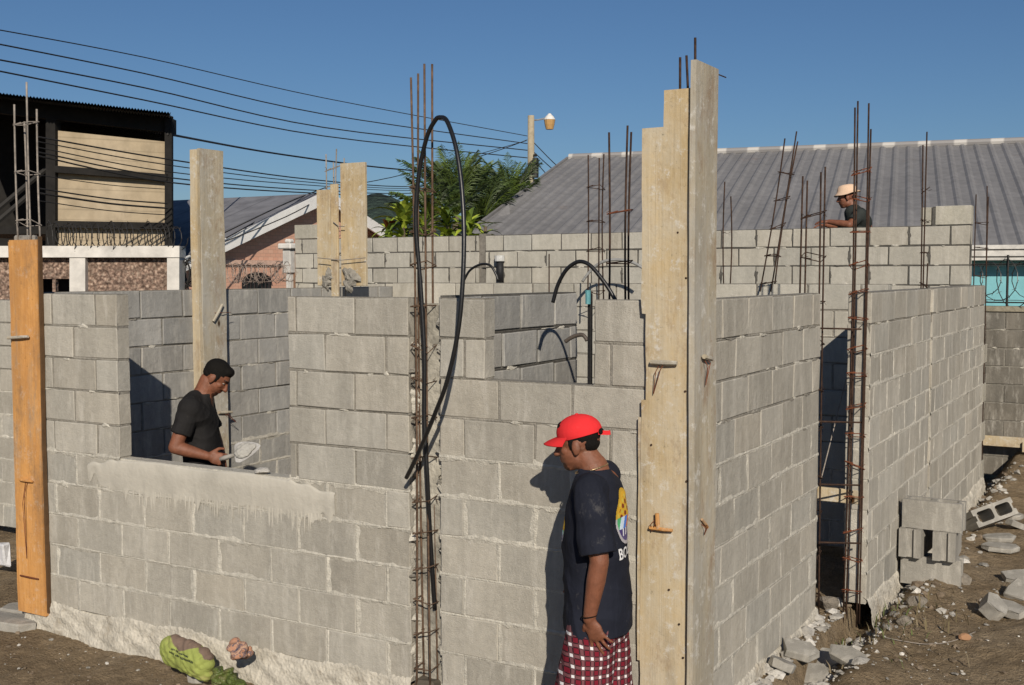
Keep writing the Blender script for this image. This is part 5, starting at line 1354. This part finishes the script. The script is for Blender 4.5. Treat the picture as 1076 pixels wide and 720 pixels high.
def text_mesh(s_, size, ext=0):
    cu = bpy.data.curves.new('t', 'FONT'); cu.body = s_; cu.size = size; cu.align_x = 'CENTER'; cu.resolution_u = 3; cu.offset = size*.02
    o = bpy.data.objects.new('t', cu); COL.objects.link(o); dg = bpy.context.evaluated_depsgraph_get(); me = bpy.data.meshes.new_from_object(o.evaluated_get(dg)); bpy.data.objects.remove(o)
    bm = bmesh.new(); bm.from_mesh(me); bmesh.ops.triangulate(bm, faces=bm.faces[:]); bmesh.ops.subdivide_edges(bm, edges=[e for e in bm.edges if e.calc_length() > size*.12], cuts=2); bmesh.ops.triangulate(bm, faces=bm.faces[:])
    r = [tuple(v.co) for v in bm.verts], [tuple(v.index for v in f.verts) for f in bm.faces]; bm.free(); bpy.data.meshes.remove(me); return r
tv, tf = text_mesh('BOCA', .066)
hits = proj_print(shirt1, [(0, .012-x, 1.075+y+.55*max(0,x+.0)**1.0*.3) for x, y, z in tv], (1,0,0), .003)
m_ = MB(); m_.v = [tuple(h) if h is not None else (0,0,1) for h in hits]; m_.f = [f for f in tf if all(hits[i] is not None for i in f)]; m_.m = [0]*len(m_.f); m_.c = [(1,1,1)]*len(m_.f)
sub(m_, 'back_lettering', hexmat('white_ink', (.75,.75,.75), .7, var=.05), shirt1, False)

# ---- man bending inside the opening
v2 = at(207.5,480,7.2); h2 = math.atan2(.59,.806)
J2 = dict(pelvis=(.03,0,.88), chest=(.015,0,1.18), neck=(.045,0,1.41), shR=(-.01,-.185,1.335), elR=(-.095,-.225,1.105), wrR=(.095,-.21,1.045), shL=(.01,.185,1.335), elL=(.08,.25,1.07), wrL=(.14,.16,.85),
  handR=((.93,.02,-.25),(.0,1,-.15),(.2,.2,.95),(1.0,1.05,1.1,1.1),.05), handL=((.8,-.2,-.5),(0,-1,0),(.5,0,.8),.5,.1),
  hipL=(.02,.10,.84), hipR=(.02,-.10,.84), knL=(.05,.12,.46), knR=(.03,-.12,.46), anL=(-.02,.12,.08), anR=(-.02,-.12,.08))
F2 = frame(40, -8)*.90; H2 = (.125,-.01,1.515)
p2, b2 = man('dark haired man in a black T-shirt bending over the sill inside the wide opening', (v2[0], v2[1], -.04), h2, J2, H2, F2)
hair_cap(p2, H2, F2)
m_bk = cloth('black_cotton', (.018,.017,.017), .3, .12, .012)
mb = MB(); loft(mb, [(.030,0,.74,.122,.17),(.030,0,.85,.122,.17),(.030,0,.98,.118,.168),(.026,0,1.12,.116,.168),(.018,0,1.23,.114,.174),(.012,0,1.30,.105,.17),(.016,0,1.35,.085,.14),(.03,0,1.39,.066,.09),(.04,0,1.412,.060,.070)], 36)
for sg, s_ in ((1,'L'),(-1,'R')):
    a = np.array(J2['sh'+s_]); b = np.array(J2['el'+s_]); cone(mb, np.array(J2['chest'])+np.array([0,sg*.07,.07]), a, .106, .078); cone(mb, a, a+(b-a)*.66, .068, .068, True); cone(mb, a+np.array([0,-sg*.05,.01]), a+np.array([.01,-sg*.13,.05]), .07, .055)
blend(mb, 'shirt', m_bk, p2, .006, 4, None, wrinkles(.0034, 4))
mb = MB(); loft(mb, [(.03,0,.70,.13,.185),(.03,0,.80,.13,.185),(.03,0,.93,.125,.175)], 30)
for s_ in ('L','R'):
    cone(mb, np.array(J2['hip'+s_])-np.array([0,0,.05]), J2['kn'+s_], .105, .085); cone(mb, J2['kn'+s_], np.array(J2['an'+s_])+np.array([0,0,.02]), .085, .07, True)
blend(mb, 'trousers', cloth('dark_denim', (.02,.022,.03)), p2, .008, 4, None, wrinkles(.004, 1)); shoes(p2, J2, cloth('work_shoe', (.05,.04,.035)))
# trowel held in his hand
tb = at(240,480,6.95); tt = at(282,467,6.93)
t_tr = thing('trowel', 'mortar caked trowel held out by the man in the opening', 'trowel', tb)
d_ = tt-tb; L_ = np.linalg.norm(d_); d_ /= L_; upv = -FW*.80+np.array([0,0,.6]); s_ = np.cross(d_, upv); s_ /= np.linalg.norm(s_); n_ = np.cross(s_, d_)
m_ = MB(); m_.tube([tb-d_*.055, tb-d_*.02, tb+d_*.040], [.012,.016,.012], 9); m_.build('handle', hexmat('grey_handle', (.30,.28,.25), .6), t_tr, smooth=True)
m_ = MB(); m_.tube([tb+d_*.038, tb+d_*.05+n_*.02, tb+d_*.075+n_*.012], .006, 6); m_.build('tang', hexmat('dull_steel', (.3,.3,.3), .4, metal=.8), t_tr)
bl = [(.045,.03),(.05,.062),(.075,.072),(.11,.066),(.16,.046),(.20,.022),(.215,.0)]
oc = tb+d_*.0+n_*.008; vs = [oc+d_*a+s_*b for a, b in bl]+[oc+d_*a-s_*b for a, b in bl[-2::-1]]; k = len(vs)
m_ = MB(); m_.add(vs+[v+n_*.003 for v in vs], [tuple(range(k))[::-1], tuple(range(k,2*k))]+[(i,(i+1)%k,k+(i+1)%k,k+i) for i in range(k)]); m_.build('blade', hexmat('worn_steel', (.55,.53,.50), .5, metal=.3), t_tr)
mb = MB(); F_ = np.array([d_, s_, n_]); ell(mb, oc+d_*.105+n_*.012, (.062,.055,.016), F_); ell(mb, oc+d_*.085+s_*.012+n_*.02, (.035,.03,.016), F_); ell(mb, oc+d_*.15-s_*.005+n_*.01, (.04,.028,.010), F_)
mb.v = [tuple(np.array(v)-tb) for v in mb.v]; o = blend(mb, 'mortar', mat_simple('wet_mortar', (.40,.385,.35), .7, .2, 30, .006, 80), t_tr, .005, 2, None, lambda c_: .002*np.sin(c_[:,0]*190)*np.sin(c_[:,2]*170))
p = on(276,496,2,1.013); me = rock(211, (.055,.04,.022)); put(me, 'mortar_lump', 'lump of mortar left on the plastered sill beside the trowel', 'mortar lump', (p[0],p[1],p[2]+.006), (0,0,30), None, m_stone_w)

# ---- man in the bucket hat behind the back wall
v3 = at(890,205,12.95); h3 = math.atan2(-.237,-.97); zp = 1.385
J3 = dict(pelvis=(-.22,0,.93), chest=(-.17,0,1.24), neck=(-.075,0,1.455), shL=(-.135,.185,1.385), elL=(-.03,.33,1.275), wrL=(.19,.24,1.315), shR=(-.13,-.185,1.385), elR=(.02,-.25,1.27), wrR=(.22,-.10,1.29),
  handL=((.95,-.15,.03),(0,-.3,-1),(.1,-1,0),.35,.1), handR=((.9,.3,0),(0,0,-1),(.2,1,0),.35,.1),
  hipL=(-.22,.10,.88), hipR=(-.22,-.10,.88), knL=(-.16,.12,.48), knR=(-.2,-.12,.48), anL=(-.22,.12,.085), anR=(-.25,-.12,.085))
F3 = frame(8, 4); H3 = (.0,0,1.60)
p3, b3 = man('man in a pale bucket hat leaning his arms on top of the back wall', (v3[0], v3[1], zp), h3, J3, H3, F3, .006)
hair_cap(p3, H3, F3, .96)
m_hat = cloth('peach_cotton', (.66,.47,.33), .10, .1, .004)
mb = MB(); rings = []
for (z, r, ry) in ((.036,.150,.135),(.040,.146,.131),(.062,.116,.098),(.085,.108,.090),(.115,.098,.082),(.134,.080,.066),(.143,.045,.038),(.145,.01,.01)):
    for k in range(30):
        a = 2*math.pi*k/30; wv = .008*math.sin(3*a+.7)*(1 if z < .05 else 0); mb.v.append(tuple(hf(H3,F3,(-.008+r*math.cos(a), ry*math.sin(a), z+wv-(.012*math.cos(a) if z < .05 else 0)))))
mb.f = [(i*30+k,i*30+(k+1)%30,(i+1)*30+(k+1)%30,(i+1)*30+k) for i in range(7) for k in range(30)]+[tuple(7*30+k for k in range(30)), tuple(range(30))[::-1]]
mb.m = [0]*len(mb.f); mb.c = [(1,1,1)]*len(mb.f); sub(mb, 'hat', m_hat, p3)
mb = MB(); 
for k in range(9):
    f = k/8; c_ = np.array(J3['pelvis'])*(1-f)+np.array(J3['neck'])*f; ell(mb, c_-np.array([0,0,.05]), (.155-.05*f*f,.215-.08*f**4,.12))
for sg, s_ in ((1,'L'),(-1,'R')):
    a = np.array(J3['sh'+s_]); b = np.array(J3['el'+s_]); cone(mb, np.array(J3['chest'])+np.array([0,sg*.07,.07]), a, .112, .084); cone(mb, a*np.array([1,0,1]), a, .10, .082); cone(mb, a, a+(b-a)*.72, .074, .070, True)
blend(mb, 'shirt', cloth('faded_black_cotton', (.030,.034,.032), .3), p3, .007, 4, None, wrinkles(.0035, 7))
mb = MB(); loft(mb, [(-.22,0,.72,.13,.185),(-.22,0,.93,.125,.175)], 24)
for s_ in ('L','R'): cone(mb, np.array(J3['hip'+s_])-np.array([0,0,.05]), J3['kn'+s_], .105, .085); cone(mb, J3['kn'+s_], np.array(J3['an'+s_])+np.array([0,0,.02]), .085, .07, True)
blend(mb, 'trousers', cloth('brown_twill', (.06,.05,.04)), p3, .01, 4); shoes(p3, J3, m_bk)
t_sc = thing('scaffold', 'plank trestle scaffold behind the back wall under the hatted man', 'scaffold', (v3[0]+.1, v3[1]+.12, 0)); bx_, by_ = v3[0]+.1, v3[1]+.12
for k in range(2):
    m_ = MB(); m_.cbox((bx_-1.2, by_-.24+.25*k, zp-.05), (bx_+1.2, by_-.01+.25*k, zp), .004); m_.build('plank', m_wood_p, t_sc)
for sx in (-1,1):
    for sy in (-1,1):
        m_ = MB(); m_.box((bx_+sx*.95-.03, by_+sy*.18-.03, -.05), (bx_+sx*.95+.03, by_+sy*.18+.03, zp-.052)); m_.build('leg', m_wood_p, t_sc)

# ================================================================ green bag and rag at the foot of the front wall
pA, pB = on(172,678,1,-.22), on(233,706,1,-.20)
bl_ = thing('bag', 'yellow green plastic bag lying at the foot of the front wall with its neck bunched', 'bag', (pA+pB)/2-np.array([0,0,.1]))
d_ = pB-pA; L_ = np.linalg.norm(d_); d_ /= L_; s_ = np.cross(d_, (0,0,1.)); s_ /= np.linalg.norm(s_); n_ = np.cross(s_, d_); Fb = np.array([d_, s_, n_]); bo = np.array(bl_['_w'])
mb = MB(); ell(mb, pA+d_*.10, (.115,.06,.088), Fb, 24); ell(mb, pA+d_*.20, (.16,.064,.094), Fb, 24); ell(mb, pA+d_*.28, (.09,.06,.088), Fb, 24); cone(mb, pA+d_*.06-n_*.05, pA+d_*.33-n_*.055, .045, .04); cone(mb, pA+d_*.10+n_*.055, pA+d_*.33+n_*.03, .035, .035)
mb.v = [tuple(np.array(v)-bo) for v in mb.v]
def bagc(co):
    l = (co+bo-pA)@Fb.T; u_ = l[:,0]/L_; br = (l[:,2] > .062+.02*np.sin(l[:,0]*30)) & (l[:,0] > .05); out = np.ones((len(co),3)); out[br] = (.60,.36,1.1); 
    e = np.clip((u_-.6)*2, 0, 1)[:,None]; return out*(1-.18*e)
q = N('green_plastic'); c = q.mix((.30,.345,.085), q.attr(), 1, 'MULTIPLY'); c = q.mix(c, q.ramp(q.noise(9, detail=5), [(.3,.75),(.7,1.08)]), 1, 'MULTIPLY'); c = q.mix(c, (.30,.22,.12), q.ramp(q.noise(13, detail=6, rough=.7), [(.56,0),(.72,.6)]))
m_bag = q.out(c, .85, q.noise(1.0, q.sc((22,22,22)), detail=3, dist=1.6), .010, .7, spec=.4)
bag = blend(mb, 'bag_body', m_bag, bl_, .006, 6, bagc, lambda c_: .0045*(np.abs(np.sin(c_[:,0]*33+4*np.sin(c_[:,2]*25)+c_[:,2]*30))-.5)+.0035*(np.abs(np.sin(c_[:,2]*55+c_[:,0]*41+3*np.sin(c_[:,0]*28)))-.5)+.002*np.sin(c_[:,0]*130+c_[:,2]*90))
mb = MB(); c0 = pA+d_*(L_+.0); 
for k, (a, b, c_) in enumerate(((.0,.02,.05),(.03,-.02,.055),(.075,.01,.05),(.115,-.01,.046),(.15,.0,.032))):
    ell(mb, c0+d_*(a*1.0)-np.array([0,0,.02+.35*a])+s_*b, (.05,.045,c_), Fb)
mb.v = [tuple(np.array(v)-bo) for v in mb.v]
q = N('dark_green_plastic'); c = q.ramp(q.noise(14, detail=4, dist=1), [(.3,(.02,.02,.010)),(.5,(.085,.12,.022)),(.7,(.16,.15,.065))]); m_bagd = q.out(c, .4, q.noise(1., q.sc((30,30,30)), detail=3, dist=2), .016, 1, spec=.4)
nk_ = blend(mb, 'bag_neck', m_bagd, bl_, .006, 2, None, lambda c_: .010*np.sin(c_[:,0]*70+6*np.sin(c_[:,2]*40)))
# two lines of tiny print on its side, too small to read
bvh = BVHTree.FromPolygons([v.co.copy() for v in bag.data.vertices], [tuple(p.vertices) for p in bag.data.polygons]); m_ = MB(); rr = random.Random(5); dr = Vector(-s_ if np.dot(s_, (0,-1,0)) > 0 else s_)
def hitb(u_, v_):
    h = bvh.ray_cast(Vector(pA-bo+d_*u_+n_*v_)-dr*.5, dr); return None if h[0] is None else h[0]-dr*.0015
for (v0, ua_, ub_, hh_) in ((.030,.10,.235,.010),(.008,.085,.275,.013)):
    u_ = ua_
    while u_ < ub_:
        w_ = rr.uniform(.004,.010); ps = [hitb(u_,v0), hitb(u_+w_*.75,v0), hitb(u_+w_*.75,v0+hh_*rr.uniform(.6,1)), hitb(u_,v0+hh_*rr.uniform(.6,1))]
        if all(p is not None for p in ps) and rr.random() < .88: m_.add([tuple(p) for p in ps], [(0,1,2,3)])
        u_ += w_
sub(m_, 'print', hexmat('black_ink', (.02,.03,.02), .6), bag, False)
rp_ = on(250,684,1,-.16); t_rg = MB()
for k in range(7): ell(t_rg, np.array([random.uniform(-.05,.05), random.uniform(-.04,.04), random.uniform(-.03,.04)]), (random.uniform(.03,.055), random.uniform(.02,.04), random.uniform(.02,.05)), rotm('X', random.uniform(0,180))@rotm('Y', random.uniform(0,90)))
q = N('pink_rag'); c = q.ramp(q.noise(16, detail=2, dist=1.5), [(.38,(.38,.19,.12)),(.47,(.40,.23,.15)),(.50,(.05,.06,.10)),(.58,(.36,.20,.13)),(.7,(.46,.34,.26))]); m_rag = q.out(c, .85, q.noise(1., q.sc((25,25,25)), detail=3, dist=1.5), .012, 1)
e_ = thing('rag', 'crumpled pink and blue rag between the green bag and the front wall', 'rag', rp_); blend(t_rg, 'cloth', m_rag, e_, .006, 2, None, lambda c_: .005*np.sin(c_[:,0]*60+4*np.sin(c_[:,2]*35)))
